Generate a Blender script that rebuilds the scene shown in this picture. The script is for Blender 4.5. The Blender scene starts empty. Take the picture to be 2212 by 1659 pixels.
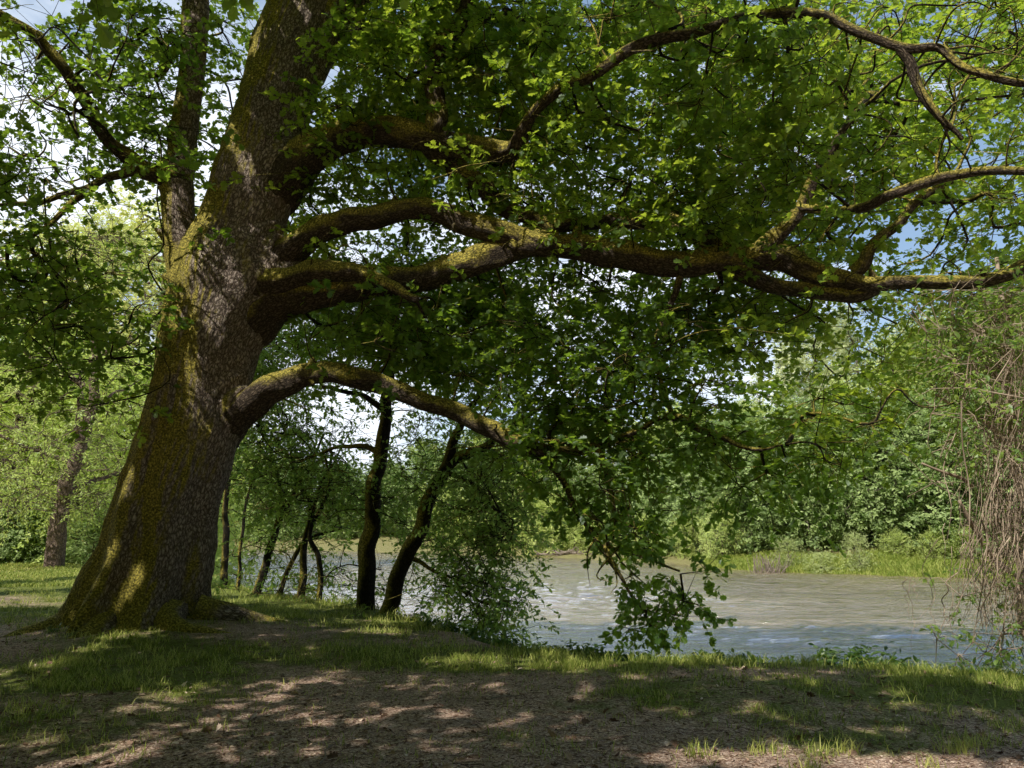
import bpy, math, random
import numpy as np
from mathutils import Vector
random.seed(7)
RS = np.random.RandomState(11)
C = bpy.context.scene.collection
R = math.radians

# ------------------------------------------------------------------ camera geometry
F, CX, CY, CAMZ = 1671.0, 1106.0, 829.5, 1.6
PIT = R(10.2)
cp, sp = math.cos(PIT), math.sin(PIT)

def P(x, y, Y):
    """point seen at picture position (x,y) (2212x1659 grid) whose world Y is given; returns point and metres per px"""
    rx, ry = (x - CX) / F, -(y - CY) / F
    dy = cp - ry * sp
    dz = sp + ry * cp
    t = Y / dy
    return np.array([rx * t, Y, CAMZ + dz * t]), t / F

def ground_at(x, y, z=0.0):
    rx, ry = (x - CX) / F, -(y - CY) / F
    dz = sp + ry * cp
    t = (z - CAMZ) / dz
    return np.array([rx * t, (cp - ry * sp) * t, z])

def project(p):
    q = np.asarray(p) - np.array([0, 0, CAMZ])
    d = q[..., 1] * cp + q[..., 2] * sp
    u = -q[..., 1] * sp + q[..., 2] * cp
    d_ = np.where(np.abs(d) < 1e-6, 1e-6, d)
    return CX + F * q[..., 0] / d_, CY - F * u / d_, d

# ------------------------------------------------------------------ noise (numpy)
def _hash(i, j, k):
    n = (i * 374761393 + j * 668265263 + k * 2147483647 + 1442695) & 0xffffffff
    n = ((n ^ (n >> 13)) * 1274126177) & 0xffffffff
    n = (n ^ (n >> 16)) & 0xffffffff
    return n / 4294967295.0

def vnoise(p, s=1.0):
    p = np.asarray(p, dtype=np.float64) * s
    i = np.floor(p).astype(np.int64)
    f = p - i
    f = f * f * (3 - 2 * f)
    r = 0
    for a in (0, 1):
        wa = f[..., 0] if a else 1 - f[..., 0]
        for b in (0, 1):
            wb = f[..., 1] if b else 1 - f[..., 1]
            for c in (0, 1):
                wc = f[..., 2] if c else 1 - f[..., 2]
                r = r + wa * wb * wc * _hash(i[..., 0] + a, i[..., 1] + b, i[..., 2] + c)
    return r

def fbm(p, s=1.0, o=4):
    r, a, t = 0, 0.5, 0
    for k in range(o):
        r = r + a * vnoise(np.asarray(p) + 17.3 * k, s * 2 ** k)
        t += a
        a *= 0.5
    return r / t

def smooth(a, b, x):
    t = np.clip((x - a) / (b - a), 0, 1)
    return t * t * (3 - 2 * t)

SUN_AZ = np.array([-.58, -.81]); ELEV = R(50)
SUNV = np.array([SUN_AZ[0] * math.cos(ELEV), SUN_AZ[1] * math.cos(ELEV), math.sin(ELEV)]); SUNV /= np.linalg.norm(SUNV)
SHAFTS = []   # gaps in the foliage through which the sun reaches the ground and the wood: (point, radius)
def gap(p, r): SHAFTS.append((np.asarray(p, float), r))
USE_GAPS = True; GAP_SCALE = 1.0
def lit(pos):
    k = np.ones(len(pos), bool)
    if not USE_GAPS: return k
    for t, r in SHAFTS:
        d = pos - t
        al = d @ SUNV
        pe = np.linalg.norm(d - al[:, None] * SUNV, axis=1)
        k &= ~((al > .25) & (pe < r * GAP_SCALE))
    return k

# ------------------------------------------------------------------ mesh building
class MB:
    def __init__(s):
        s.v, s.f3, s.f4, s.a, s.b, s.n = [], [], [], [], [], 0

    def add(s, verts, f3=None, f4=None, attr=None, bk=None):
        verts = np.asarray(verts, dtype=np.float32).reshape(-1, 3)
        s.v.append(verts)
        if f3 is not None and len(f3): s.f3.append(np.asarray(f3, dtype=np.int64) + s.n)
        if f4 is not None and len(f4): s.f4.append(np.asarray(f4, dtype=np.int64) + s.n)
        s.a.append(np.zeros(len(verts), np.float32) if attr is None else np.asarray(attr, np.float32))
        s.b.append(verts if bk is None else np.asarray(bk, np.float32))
        s.n += len(verts)

    def tube(s, pts, rad, sides=8, cap=True, rough=0.0, sub=0, jit=0.0, flare=None, seed=0.0):
        pts = np.asarray(pts, float); rad = np.asarray(rad, float)
        if sub > 1 and len(pts) > 1:
            pts, rad = catmull(pts, rad, sub)
        n = len(pts)
        if jit > 0:
            nn = np.stack([vnoise(pts + 31.1 * k + seed, 2.3) - .5 for k in (1, 2, 3)], 1)
            nn[0] = 0
            pts = pts + nn * jit * np.minimum(1, np.arange(n) / 3)[:, None]
        tan = np.gradient(pts, axis=0)
        tan /= np.linalg.norm(tan, axis=1)[:, None] + 1e-9
        up = np.array([0, 0, 1.0]) if abs(tan[0][2]) < .9 else np.array([1.0, 0, 0])
        N = np.cross(tan[0], up); N /= np.linalg.norm(N)
        Ns = []
        for i in range(n):
            N = N - tan[i] * np.dot(N, tan[i]); N /= np.linalg.norm(N) + 1e-9
            Ns.append(N)
        Ns = np.array(Ns); Bs = np.cross(tan, Ns)
        th = np.linspace(0, 2 * np.pi, sides, endpoint=False)
        ct, st = np.cos(th), np.sin(th)
        rr = rad[:, None] * np.ones(sides)
        L = np.concatenate([[0], np.cumsum(np.linalg.norm(np.diff(pts, axis=0), axis=1))]) + seed * 7
        if rough > 0:
            q = np.stack([ct[None, :] * np.ones((n, 1)) * 1.2, st[None, :] * np.ones((n, 1)) * 1.2, (L[:, None] * 1.1) * np.ones((1, sides))], 2)
            rr = rr * (1 + rough * (fbm(q + seed, 1.3, 3) - .5) * 2)
        V = pts[:, None, :] + rr[..., None] * (ct[None, :, None] * Ns[:, None, :] + st[None, :, None] * Bs[:, None, :])
        bk = np.stack([rr * ct[None], rr * st[None], L[:, None] * np.ones((1, sides))], 2)
        idx = np.arange(n * sides).reshape(n, sides)
        a, b = idx[:-1], idx[1:]
        f4 = np.stack([a, np.roll(a, -1, 1), np.roll(b, -1, 1), b], 2).reshape(-1, 4)
        Vf, bf = V.reshape(-1, 3), bk.reshape(-1, 3)
        f3 = None
        if cap:
            Vf = np.vstack([Vf, pts[-1] + tan[-1] * rad[-1] * .5]); bf = np.vstack([bf, bf[-1]])
            e = idx[-1]
            f3 = np.stack([e, np.roll(e, -1), np.full(sides, n * sides)], 1)
        s.add(Vf, f3, f4, None, bf)

    def sticks(s, A, B, r0, r1):
        """many straight 3-sided cones"""
        A = np.asarray(A, float); B = np.asarray(B, float)
        d = B - A; d /= np.linalg.norm(d, axis=1)[:, None] + 1e-9
        up = np.where(np.abs(d[:, 2:3]) < .9, np.array([[0, 0, 1.0]]), np.array([[1.0, 0, 0]]))
        n = np.cross(d, up); n /= np.linalg.norm(n, axis=1)[:, None]
        b = np.cross(d, n)
        r0 = np.broadcast_to(np.asarray(r0, float), (len(A),))[:, None]; r1 = np.broadcast_to(np.asarray(r1, float), (len(A),))[:, None]
        V = []
        for base, r in ((A, r0), (B, r1)):
            for k in range(3):
                t = 2 * math.pi * k / 3
                V.append(base + r * (math.cos(t) * n + math.sin(t) * b))
        V = np.stack(V, 1)
        o = np.arange(len(A))[:, None] * 6
        f = np.concatenate([o + np.array([[k, (k + 1) % 3, 3 + (k + 1) % 3, 3 + k]]) for k in range(3)], 0)
        s.add(V.reshape(-1, 3), None, f)

    def build(s, name, mat, parent=None, smooth_=True):
        me = bpy.data.meshes.new(name)
        V = np.concatenate(s.v) if s.v else np.zeros((0, 3), np.float32)
        f3 = np.concatenate(s.f3) if s.f3 else np.zeros((0, 3), np.int64)
        f4 = np.concatenate(s.f4) if s.f4 else np.zeros((0, 4), np.int64)
        me.vertices.add(len(V)); me.vertices.foreach_set('co', V.astype(np.float32).ravel())
        loops = np.concatenate([f3.ravel(), f4.ravel()]).astype(np.int32)
        me.loops.add(len(loops)); me.loops.foreach_set('vertex_index', loops)
        st = np.concatenate([np.arange(len(f3)) * 3, len(f3) * 3 + np.arange(len(f4)) * 4]).astype(np.int32)
        me.polygons.add(len(st)); me.polygons.foreach_set('loop_start', st)
        me.update(calc_edges=True)
        me.polygons.foreach_set('use_smooth', np.full(len(st), smooth_))
        at = me.attributes.new('v', 'FLOAT', 'POINT'); at.data.foreach_set('value', np.concatenate(s.a))
        at = me.attributes.new('bk', 'FLOAT_VECTOR', 'POINT'); at.data.foreach_set('vector', np.concatenate(s.b).ravel())
        me.materials.append(mat)
        me.validate()
        o = bpy.data.objects.new(name, me); C.objects.link(o)
        if parent: o.parent = parent
        return o

def catmull(p, r, sub):
    n = len(p)
    P0 = np.vstack([2 * p[0] - p[1], p, 2 * p[-1] - p[-2]])
    R0 = np.concatenate([[r[0]], r, [r[-1]]])
    o, q = [], []
    for i in range(n - 1):
        a, b, c, d = P0[i:i + 4]
        ra, rb, rc, rd = R0[i:i + 4]
        for k in range(sub):
            t = k / sub
            o.append(.5 * (2 * b + (c - a) * t + (2 * a - 5 * b + 4 * c - d) * t * t + (3 * b - a - 3 * c + d) * t ** 3))
            q.append(max(min(rb, rc) * .8, .5 * (2 * rb + (rc - ra) * t + (2 * ra - 5 * rb + 4 * rc - rd) * t * t + (3 * rb - ra - 3 * rc + rd) * t ** 3)))
    o.append(p[-1]); q.append(r[-1])
    return np.array(o), np.array(q)

# leaf templates: outline in (along, across), fan around a centre
def template(side, centre=.55):
    out = [(0, 0)] + side + [(1, 0)] + [(u, -v) for u, v in reversed(side)]
    V = np.array(out + [(centre, 0)], float)
    n = len(out)
    return V, np.array([[k, (k + 1) % n, n] for k in range(n)])
T_OAK = template([(.22, .13), (.32, .34), (.46, .2), (.62, .44), (.74, .24), (.9, .3)])
T_PLAIN = template([(.3, .2), (.65, .22)], .5)
T_SMALL = (np.array([(0, 0), (.45, .26), (1, 0), (.5, -.26)], float), None)
T_LONG = (np.array([(0, 0), (.45, .13), (1, 0), (.5, -.13)], float), None)

def leaves(mb, pos, d, nrm, size, tpl, attr, curl=.18):
    d = d / (np.linalg.norm(d, axis=1)[:, None] + 1e-9)
    s = np.cross(nrm, d); s /= np.linalg.norm(s, axis=1)[:, None] + 1e-9
    n = np.cross(d, s)
    T, f = tpl
    u, v = T[:, 0][None, :, None], T[:, 1][None, :, None]
    sz = np.asarray(size)[:, None, None]
    cu = (RS.rand(len(pos)) * 1.6 - .3)[:, None, None] * curl
    V = pos[:, None, :] + sz * (u * d[:, None, :] + v * s[:, None, :] + (np.abs(v) * .35 - u * u * cu) * n[:, None, :])
    k = len(T)
    o = np.arange(len(pos))[:, None, None] * k
    at = np.repeat(attr, k)
    if f is None:
        mb.add(V.reshape(-1, 3), None, (o[:, 0] + np.arange(4)[None, :]), at)
    else:
        mb.add(V.reshape(-1, 3), (o + f[None]).reshape(-1, 3), None, at)

def rnd(n, s=1.0):
    return RS.randn(n, 3) * s

def sprays(leafmb, twigmb, nodes, k=6, m=12, spread=(.36, .36, .2), size=.1, tpl=T_OAK, droop=.25, twig=.004, L=.34, flat=.55, out=None, tone=(0, 1)):
    """k sprays of m leaves round every node"""
    n = len(nodes)
    if n == 0: return
    nd = np.repeat(nodes, k, 0)
    N = len(nd)
    off = rnd(N) * np.array(spread)
    c = nd + off
    d = off + rnd(N, .15) + np.array([0, 0, -droop * .3])
    if out is not None: d = d + np.repeat(out, k, 0) * .3
    d /= np.linalg.norm(d, axis=1)[:, None] + 1e-9
    d[:, 2] = d[:, 2] * .7 - droop * RS.rand(N)
    d /= np.linalg.norm(d, axis=1)[:, None] + 1e-9
    ok = lit(c + d * L * .5)
    ok_ = ok
    nd, off, c, d = nd[ok], off[ok], c[ok], d[ok]; N = len(nd)
    e = c + d * L
    if twigmb is not None and twig > 0:
        twigmb.sticks(nd, c, twig * 1.6, twig)
        twigmb.sticks(c, e, twig, twig * .4)
    tn = RS.rand(N)
    M = N * m
    ci = np.repeat(np.arange(N), m)
    t = np.tile(np.linspace(.05, 1.0, m), N) + RS.randn(M) * .05
    dd = d[ci]
    nr = np.array([0, 0, 1.0]) + rnd(M, flat)
    if out is not None: nr = nr + SUNV * .9 + np.repeat(out, k, 0)[ok_][ci] * .6
    side = np.cross(nr, dd); side /= np.linalg.norm(side, axis=1)[:, None] + 1e-9
    sg = np.tile(np.where(np.arange(m) % 2, 1., -1.), N)[:, None]
    ld = dd * .6 + side * sg * (1.15 - .5 * t[:, None]) + rnd(M, .3)
    pos = c[ci] + dd * (t[:, None] * L) + rnd(M, .012)
    at = tone[0] + (tone[1] - tone[0]) * np.clip(tn[ci] * .6 + RS.rand(M) * .4, 0, 1)
    sz = size * (.5 + .85 * RS.rand(M))
    ok = lit(pos)
    leaves(leafmb, pos[ok], ld[ok], nr[ok], sz[ok], tpl, at[ok])

def grow(twigmb, nodes, skel, tip=.006, power=.45, sides=5, path=.25, maxr=.2, jit=.12, sag=.0):
    """connect nodes to a skeleton of limb points by a shortest-path-like tree of thin branches"""
    nodes = np.asarray(nodes); skel = np.asarray(skel)
    n, m = len(nodes), len(skel)
    if n == 0: return
    best = np.full(n, 1e9); par = np.full(n, -1)
    for i in range(n):
        d = np.linalg.norm(skel - nodes[i], axis=1)
        j = np.argmin(d); best[i] = d[j]; par[i] = -1 - j
    cost = np.zeros(n); done = np.zeros(n, bool); order = []
    dist = best.copy()
    for _ in range(n):
        i = int(np.argmin(np.where(done, 1e9, best)))
        done[i] = True; order.append(i); cost[i] = dist[i] + (cost[par[i]] if par[i] >= 0 else 0)
        d = np.linalg.norm(nodes - nodes[i], axis=1)
        c = d + path * cost[i]
        w = (~done) & (c < best)
        best[w] = c[w]; par[w] = i; dist[w] = d[w]
    cnt = np.ones(n)
    for i in reversed(order):
        if par[i] >= 0: cnt[par[i]] += cnt[i]
    kids = [[] for _ in range(n)]
    for i in order:
        if par[i] >= 0: kids[par[i]].append(i)
    rad = np.minimum(tip * cnt ** power, maxr)
    def chain(i, start, rs):
        while True:
            pts, rr = [start], [rs]
            j = i; todo = []
            while True:
                pts.append(nodes[j]); rr.append(rad[j])
                ks = kids[j]
                if not ks: break
                mk = max(ks, key=lambda q: cnt[q])
                for q in ks:
                    if q != mk: todo.append((q, nodes[j], rad[q] * 1.15))
                j = mk
            yield pts, rr
            for t in todo:
                yield from chain(*t)
            return
    for i in order:
        if par[i] < 0:
            s0 = skel[-1 - par[i]]
            for pts, rr in chain(i, s0, rad[i] * 1.3):
                rr[-1] = tip * .6
                twigmb.tube(pts, rr, sides if rr[0] > .012 else 4, sub=4, jit=jit, cap=False, seed=float(i % 13))

# ------------------------------------------------------------------ materials
def newmat(name):
    m = bpy.data.materials.new(name); m.use_nodes = True
    nt = m.node_tree; nt.nodes.clear()
    return m, nt, nt.nodes, nt.links

def N(nt, t, **k):
    n = nt.nodes.new(t)
    for a, b in k.items(): setattr(n, a, b)
    return n

def ramp(nt, fac, stops):
    r = N(nt, 'ShaderNodeValToRGB')
    e = r.color_ramp.elements
    while len(e) < len(stops): e.new(.5)
    for i, (p, c) in enumerate(stops):
        e[i].position = p; e[i].color = (*c, 1) if len(c) == 3 else c
    nt.links.new(fac, r.inputs[0])
    return r.outputs[0]

def leaf_mat(name, cols, trans, tf=.4, rough=.45, spec=.4):
    m, nt, n, l = newmat(name)
    at = N(nt, 'ShaderNodeAttribute', attribute_name='v')
    col = ramp(nt, at.outputs['Fac'], [(0, cols[0]), (.5, cols[1]), (1, cols[2])])
    tr = ramp(nt, at.outputs['Fac'], [(0, trans[0]), (1, trans[1])])
    df = N(nt, 'ShaderNodeBsdfDiffuse'); l.new(col, df.inputs[0])
    gl = N(nt, 'ShaderNodeBsdfGlossy'); gl.inputs['Roughness'].default_value = rough; gl.inputs[0].default_value = (.9, .95, 1, 1)
    b = N(nt, 'ShaderNodeMixShader'); b.inputs[0].default_value = spec * .16
    l.new(df.outputs[0], b.inputs[1]); l.new(gl.outputs[0], b.inputs[2])
    t = N(nt, 'ShaderNodeBsdfTranslucent'); l.new(tr, t.inputs[0])
    mx = N(nt, 'ShaderNodeMixShader'); mx.inputs[0].default_value = tf
    l.new(b.outputs[0], mx.inputs[1]); l.new(t.outputs[0], mx.inputs[2])
    o = N(nt, 'ShaderNodeOutputMaterial'); l.new(mx.outputs[0], o.inputs[0])
    return m

def bark_mat(name, dark, mid, light, moss=0.0, mw=.55, scale=1.0, bump=.6, mossdir=(-.75, -.25, .45), height=None):
    m, nt, n, l = newmat(name)
    at = N(nt, 'ShaderNodeAttribute', attribute_name='bk')
    mp = N(nt, 'ShaderNodeMapping'); mp.inputs['Scale'].default_value = (scale * 11, scale * 11, scale * 5)
    l.new(at.outputs['Vector'], mp.inputs[0])
    ns = N(nt, 'ShaderNodeTexNoise'); ns.inputs['Scale'].default_value = 1.4; ns.inputs['Detail'].default_value = 4
    l.new(mp.outputs[0], ns.inputs['Vector'])
    va = N(nt, 'ShaderNodeVectorMath', operation='MULTIPLY_ADD'); va.inputs[1].default_value = (1.3, 1.3, 1.3)
    l.new(ns.outputs['Color'], va.inputs[0]); l.new(mp.outputs[0], va.inputs[2])
    vo = N(nt, 'ShaderNodeTexVoronoi', feature='DISTANCE_TO_EDGE'); vo.inputs['Scale'].default_value = 1.6
    l.new(va.outputs[0], vo.inputs['Vector'])
    cr = ramp(nt, vo.outputs['Distance'], [(0, (0, 0, 0)), (.16, (.7, .7, .7)), (.4, (1, 1, 1))])
    n2 = N(nt, 'ShaderNodeTexNoise'); n2.inputs['Scale'].default_value = 5; n2.inputs['Detail'].default_value = 6; n2.inputs['Roughness'].default_value = .65
    l.new(mp.outputs[0], n2.inputs['Vector'])
    n3 = N(nt, 'ShaderNodeTexNoise'); n3.inputs['Scale'].default_value = 1.1; n3.inputs['Detail'].default_value = 5; n3.inputs['Roughness'].default_value = .6
    g = N(nt, 'ShaderNodeNewGeometry'); l.new(g.outputs['Position'], n3.inputs['Vector'])
    mul = N(nt, 'ShaderNodeMath', operation='MULTIPLY'); l.new(cr, mul.inputs[0]); 
    ml2 = N(nt, 'ShaderNodeMapRange'); ml2.inputs[1].default_value = .25; ml2.inputs[2].default_value = .75; ml2.inputs[3].default_value = .35
    l.new(n2.outputs['Fac'], ml2.inputs[0]); l.new(ml2.outputs[0], mul.inputs[1])
    base = ramp(nt, mul.outputs[0], [(0, dark), (.45, mid), (1, light)])
    b = N(nt, 'ShaderNodeBsdfPrincipled'); b.inputs['Roughness'].default_value = .9; b.inputs['Specular IOR Level'].default_value = .2
    hgt = mul.outputs[0]
    if moss > 0:
        dt = N(nt, 'ShaderNodeVectorMath', operation='DOT_PRODUCT'); dt.inputs[1].default_value = mossdir
        l.new(g.outputs['Normal'], dt.inputs[0])
        a1 = N(nt, 'ShaderNodeMath', operation='MULTIPLY_ADD'); a1.inputs[1].default_value = mw; l.new(dt.outputs['Value'], a1.inputs[0])
        a2 = N(nt, 'ShaderNodeMath', operation='MULTIPLY_ADD'); a2.inputs[1].default_value = 1.5; a2.inputs[2].default_value = -.75 + moss
        l.new(n3.outputs['Fac'], a2.inputs[0]); l.new(a2.outputs[0], a1.inputs[2])
        fac = a1.outputs[0]
        if height:
            sx = N(nt, 'ShaderNodeSeparateXYZ'); l.new(g.outputs['Position'], sx.inputs[0])
            mr = N(nt, 'ShaderNodeMapRange'); mr.inputs[1].default_value = height[0]; mr.inputs[2].default_value = height[1]; mr.inputs[3].default_value = 0; mr.inputs[4].default_value = height[2]
            l.new(sx.outputs[2], mr.inputs[0])
            a3 = N(nt, 'ShaderNodeMath', operation='ADD'); l.new(fac, a3.inputs[0]); l.new(mr.outputs[0], a3.inputs[1]); fac = a3.outputs[0]
        mk = N(nt, 'ShaderNodeMapRange'); mk.inputs[1].default_value = .3; mk.inputs[2].default_value = .55; l.new(fac, mk.inputs[0])
        nf = N(nt, 'ShaderNodeTexNoise'); nf.inputs['Scale'].default_value = 38; nf.inputs['Detail'].default_value = 4; l.new(g.outputs['Position'], nf.inputs['Vector'])
        mc = ramp(nt, nf.outputs['Fac'], [(.30, (.05, .045, .013)), (.5, (.20, .17, .035)), (.72, (.62, .50, .10))])
        mix = N(nt, 'ShaderNodeMix', data_type='RGBA'); l.new(mk.outputs[0], mix.inputs[0]); l.new(base, mix.inputs[6]); l.new(mc, mix.inputs[7])
        base = mix.outputs[2]
        h2 = N(nt, 'ShaderNodeMix', data_type='FLOAT'); l.new(mk.outputs[0], h2.inputs[0]); l.new(mul.outputs[0], h2.inputs[2]); l.new(nf.outputs['Fac'], h2.inputs[3])
        hgt = h2.outputs[0]
    l.new(base, b.inputs['Base Color'])
    bp = N(nt, 'ShaderNodeBump'); bp.inputs['Strength'].default_value = bump; bp.inputs['Distance'].default_value = .03
    l.new(hgt, bp.inputs['Height']); l.new(bp.outputs[0], b.inputs['Normal'])
    o = N(nt, 'ShaderNodeOutputMaterial'); l.new(b.outputs[0], o.inputs[0])
    return m

def plain_mat(name, stops, scale=8, rough=.9, tf=0, spec=.2):
    m, nt, n, l = newmat(name)
    at = N(nt, 'ShaderNodeAttribute', attribute_name='v')
    g = N(nt, 'ShaderNodeNewGeometry')
    ns = N(nt, 'ShaderNodeTexNoise'); ns.inputs['Scale'].default_value = scale; ns.inputs['Detail'].default_value = 4
    l.new(g.outputs['Position'], ns.inputs['Vector'])
    ad = N(nt, 'ShaderNodeMath', operation='MULTIPLY_ADD'); ad.inputs[1].default_value = .6; l.new(ns.outputs['Fac'], ad.inputs[0])
    mu = N(nt, 'ShaderNodeMath', operation='MULTIPLY'); mu.inputs[1].default_value = .7; l.new(at.outputs['Fac'], mu.inputs[0]); l.new(mu.outputs[0], ad.inputs[2])
    col = ramp(nt, ad.outputs[0], stops)
    b = N(nt, 'ShaderNodeBsdfPrincipled'); b.inputs['Roughness'].default_value = rough; b.inputs['Specular IOR Level'].default_value = spec
    l.new(col, b.inputs['Base Color'])
    o = N(nt, 'ShaderNodeOutputMaterial')
    if tf:
        t = N(nt, 'ShaderNodeBsdfTranslucent'); l.new(col, t.inputs[0])
        mx = N(nt, 'ShaderNodeMixShader'); mx.inputs[0].default_value = tf
        l.new(b.outputs[0], mx.inputs[1]); l.new(t.outputs[0], mx.inputs[2]); l.new(mx.outputs[0], o.inputs[0])
    else:
        l.new(b.outputs[0], o.inputs[0])
    return m

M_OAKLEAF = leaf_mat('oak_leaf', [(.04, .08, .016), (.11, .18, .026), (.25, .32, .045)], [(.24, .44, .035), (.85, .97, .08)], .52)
M_RIVLEAF = leaf_mat('riverside_leaf', [(.07, .14, .035), (.15, .25, .055), (.28, .38, .08)], [(.30, .52, .07), (.70, .85, .14)], .48)
M_LAWNLEAF = leaf_mat('lawn_tree_leaf', [(.32, .43, .10), (.54, .66, .17), (.80, .86, .28)], [(.6, .78, .14), (.95, 1, .28)], .45)
M_YELLEAF = leaf_mat('yellow_green_leaf', [(.45, .48, .15), (.66, .68, .22), (.85, .83, .36)], [(.75, .8, .22), (.95, .95, .4)], .4)
M_FARLEAF = leaf_mat('far_leaf', [(.28, .36, .12), (.52, .60, .20), (.80, .84, .34)], [(.5, .64, .16), (.86, .92, .28)], .35, spec=.1)
M_PALELEAF = leaf_mat('pale_far_leaf', [(.50, .55, .32), (.70, .74, .44), (.85, .87, .58)], [(.65, .72, .36), (.85, .9, .5)], .35, spec=.1)
M_DARKLEAF = leaf_mat('dark_far_leaf', [(.15, .21, .09), (.31, .40, .16), (.56, .66, .28)], [(.32, .46, .14), (.58, .74, .24)], .35, spec=.1)
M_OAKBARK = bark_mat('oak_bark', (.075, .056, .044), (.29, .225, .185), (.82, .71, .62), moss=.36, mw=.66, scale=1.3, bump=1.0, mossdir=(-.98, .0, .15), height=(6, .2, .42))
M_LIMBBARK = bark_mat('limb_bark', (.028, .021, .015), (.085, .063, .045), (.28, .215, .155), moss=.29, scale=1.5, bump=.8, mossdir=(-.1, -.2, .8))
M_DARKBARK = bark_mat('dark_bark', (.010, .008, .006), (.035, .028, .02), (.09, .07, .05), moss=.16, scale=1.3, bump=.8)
M_LAWNBARK = bark_mat('lawn_tree_bark', (.08, .06, .05), (.25, .18, .14), (.45, .34, .28), scale=1, bump=.8)
M_FARBARK = bark_mat('far_bark', (.06, .05, .04), (.18, .15, .12), (.34, .30, .25), scale=.8, bump=.4)
M_VINE = plain_mat('dead_vine', [(.2, (.22, .16, .11)), (.5, (.62, .49, .37)), (.8, (.9, .8, .66))], 3)
M_PALEWOOD = plain_mat('pale_wood', [(.2, (.18, .14, .11)), (.8, (.5, .42, .35))], 6)
M_GRASS = plain_mat('grass_blade', [(.15, (.10, .16, .02)), (.5, (.26, .34, .05)), (.9, (.60, .60, .18))], 1.3, .6, .35, .3)
M_WEED = leaf_mat('weed_leaf', [(.03, .07, .012), (.06, .12, .02), (.10, .17, .03)], [(.12, .25, .03), (.3, .42, .06)], .4)
M_LITTER = plain_mat('leaf_litter', [(.1, (.05, .03, .02)), (.45, (.17, .10, .068)), (.75, (.40, .27, .19)), (.98, (.70, .56, .44))], 9)

# ------------------------------------------------------------------ tagging
def tag(o, label=None, cat=None, group=None, kind=None):
    if label: o['label'] = label
    if cat: o['category'] = cat
    if group: o['group'] = group
    if kind: o['kind'] = kind
    return o

def thing(name, loc, label, cat, group=None):
    o = bpy.data.objects.new(name, None); C.objects.link(o); o.location = [float(q) for q in loc]
    o.empty_display_size = .2
    return tag(o, label, cat, group)

# ------------------------------------------------------------------ ground
NX = np.array([-400, -200, -60, -25, -13.5, -8.2, -5.1, -2.9, -1.3, -.4, .57, 1.7, 3.3, 4.8, 5.8, 12, 40, 400.])
NY = np.array([260, 120, 62, 38, 28.5, 21, 18.2, 15.6, 12.5, 11.1, 10.2, 9.7, 9.35, 9.0, 8.6, 7.4, 2, -60.])
FX = np.array([-400, -200, -60, -28, 2, 12, 16, 22, 29, 60, 400.])
FY = np.array([300, 160, 112, 95, 75, 61, 51, 46.5, 44, 40, 10.])
WZ = -1.5
TRUNK = ground_at(318, 1372)
TRUNK = np.array([TRUNK[0], TRUNK[1] + .55, 0])

def near_s(X, Y):
    e = .35
    y = np.interp(X, NX, NY)
    sl = (np.interp(X + e, NX, NY) - np.interp(X - e, NX, NY)) / (2 * e)
    return (Y - y) / np.sqrt(1 + sl * sl)

def far_s(X, Y):
    y = np.interp(X, FX, FY)
    sl = (np.interp(X + 2, FX, FY) - np.interp(X - 2, FX, FY)) / 4
    return (Y - y) / np.sqrt(1 + sl * sl)

def height(X, Y):
    X = np.asarray(X, float); Y = np.asarray(Y, float)
    q = np.stack([X, Y, np.zeros_like(X)], -1)
    n1 = fbm(q, .35, 3) - .5
    n2 = fbm(q, 2.2, 4) - .5
    s = near_s(X, Y) + (fbm(q, .9, 3) - .5) * .5
    z = n1 * .16 + n2 * .05
    z = z + .22 * np.exp(-((X - TRUNK[0]) ** 2 + (Y - TRUNK[1]) ** 2) / 2.6)
    z = z - .03 * smooth(-1.0, .2, s)
    z = z - 2.3 * smooth(.1, 3.6, s)
    f = far_s(X, Y)
    z = z + 1.1 * smooth(-3, 1.5, f) + 1.6 * smooth(1, 14, f) + (fbm(q, .5, 3) - .5) * .8 * smooth(-1, 4, f)
    z = z + 4 * smooth(60, 300, f)
    return z

GREEN = [  # (x, y, rx, ry, amount) where the turf is green, dirt elsewhere
    (250, 1240, 900, 100, 1.0), (620, 1310, 420, 45, .8), (100, 1480, 420, 110, .6), (330, 1440, 250, 60, .5), (60, 1600, 260, 60, .45), (620, 1290, 380, 48, .8), (900, 1350, 160, 30, .7), (1300, 1415, 600, 22, .5), (1350, 1620, 260, 40, .2), (480, 1500, 220, 60, .4), (150, 1540, 350, 90, .3), (700, 1620, 300, 40, .25),
    (1120, 1428, 380, 24, .85), (1400, 1405, 900, 22, .75), (1850, 1500, 540, 75, .92), (2200, 1475, 320, 60, 1.0),
    (1560, 1620, 240, 35, .45), (2000, 1590, 380, 40, .5), (640, 1590, 180, 30, .3), (1350, 1500, 160, 30, .4), (1150, 1420, 200, 20, .8), (900, 1480, 150, 20, .25),
]
def greenness(X, Y):
    X = np.asarray(X, float); Y = np.asarray(Y, float)
    x, y, d = project(np.stack([X, Y, np.zeros_like(X)], -1))
    g = np.zeros_like(X)
    for (a, b, c, e, w) in GREEN:
        g = g + w * np.exp(-((x - a) / c) ** 2 - ((y - b) / e) ** 2)
    q = np.stack([X, Y, np.zeros_like(X)], -1)
    g = np.where((d < 2) | (Y < 3), .5, g)
    g = np.where(Y > 13, np.maximum(g, .95), g)
    g = g * .9 + (fbm(q, .8, 4) - .5) * 1.1 + (fbm(q, 5, 3) - .5) * .7
    return np.clip(g, 0, 1)

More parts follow.
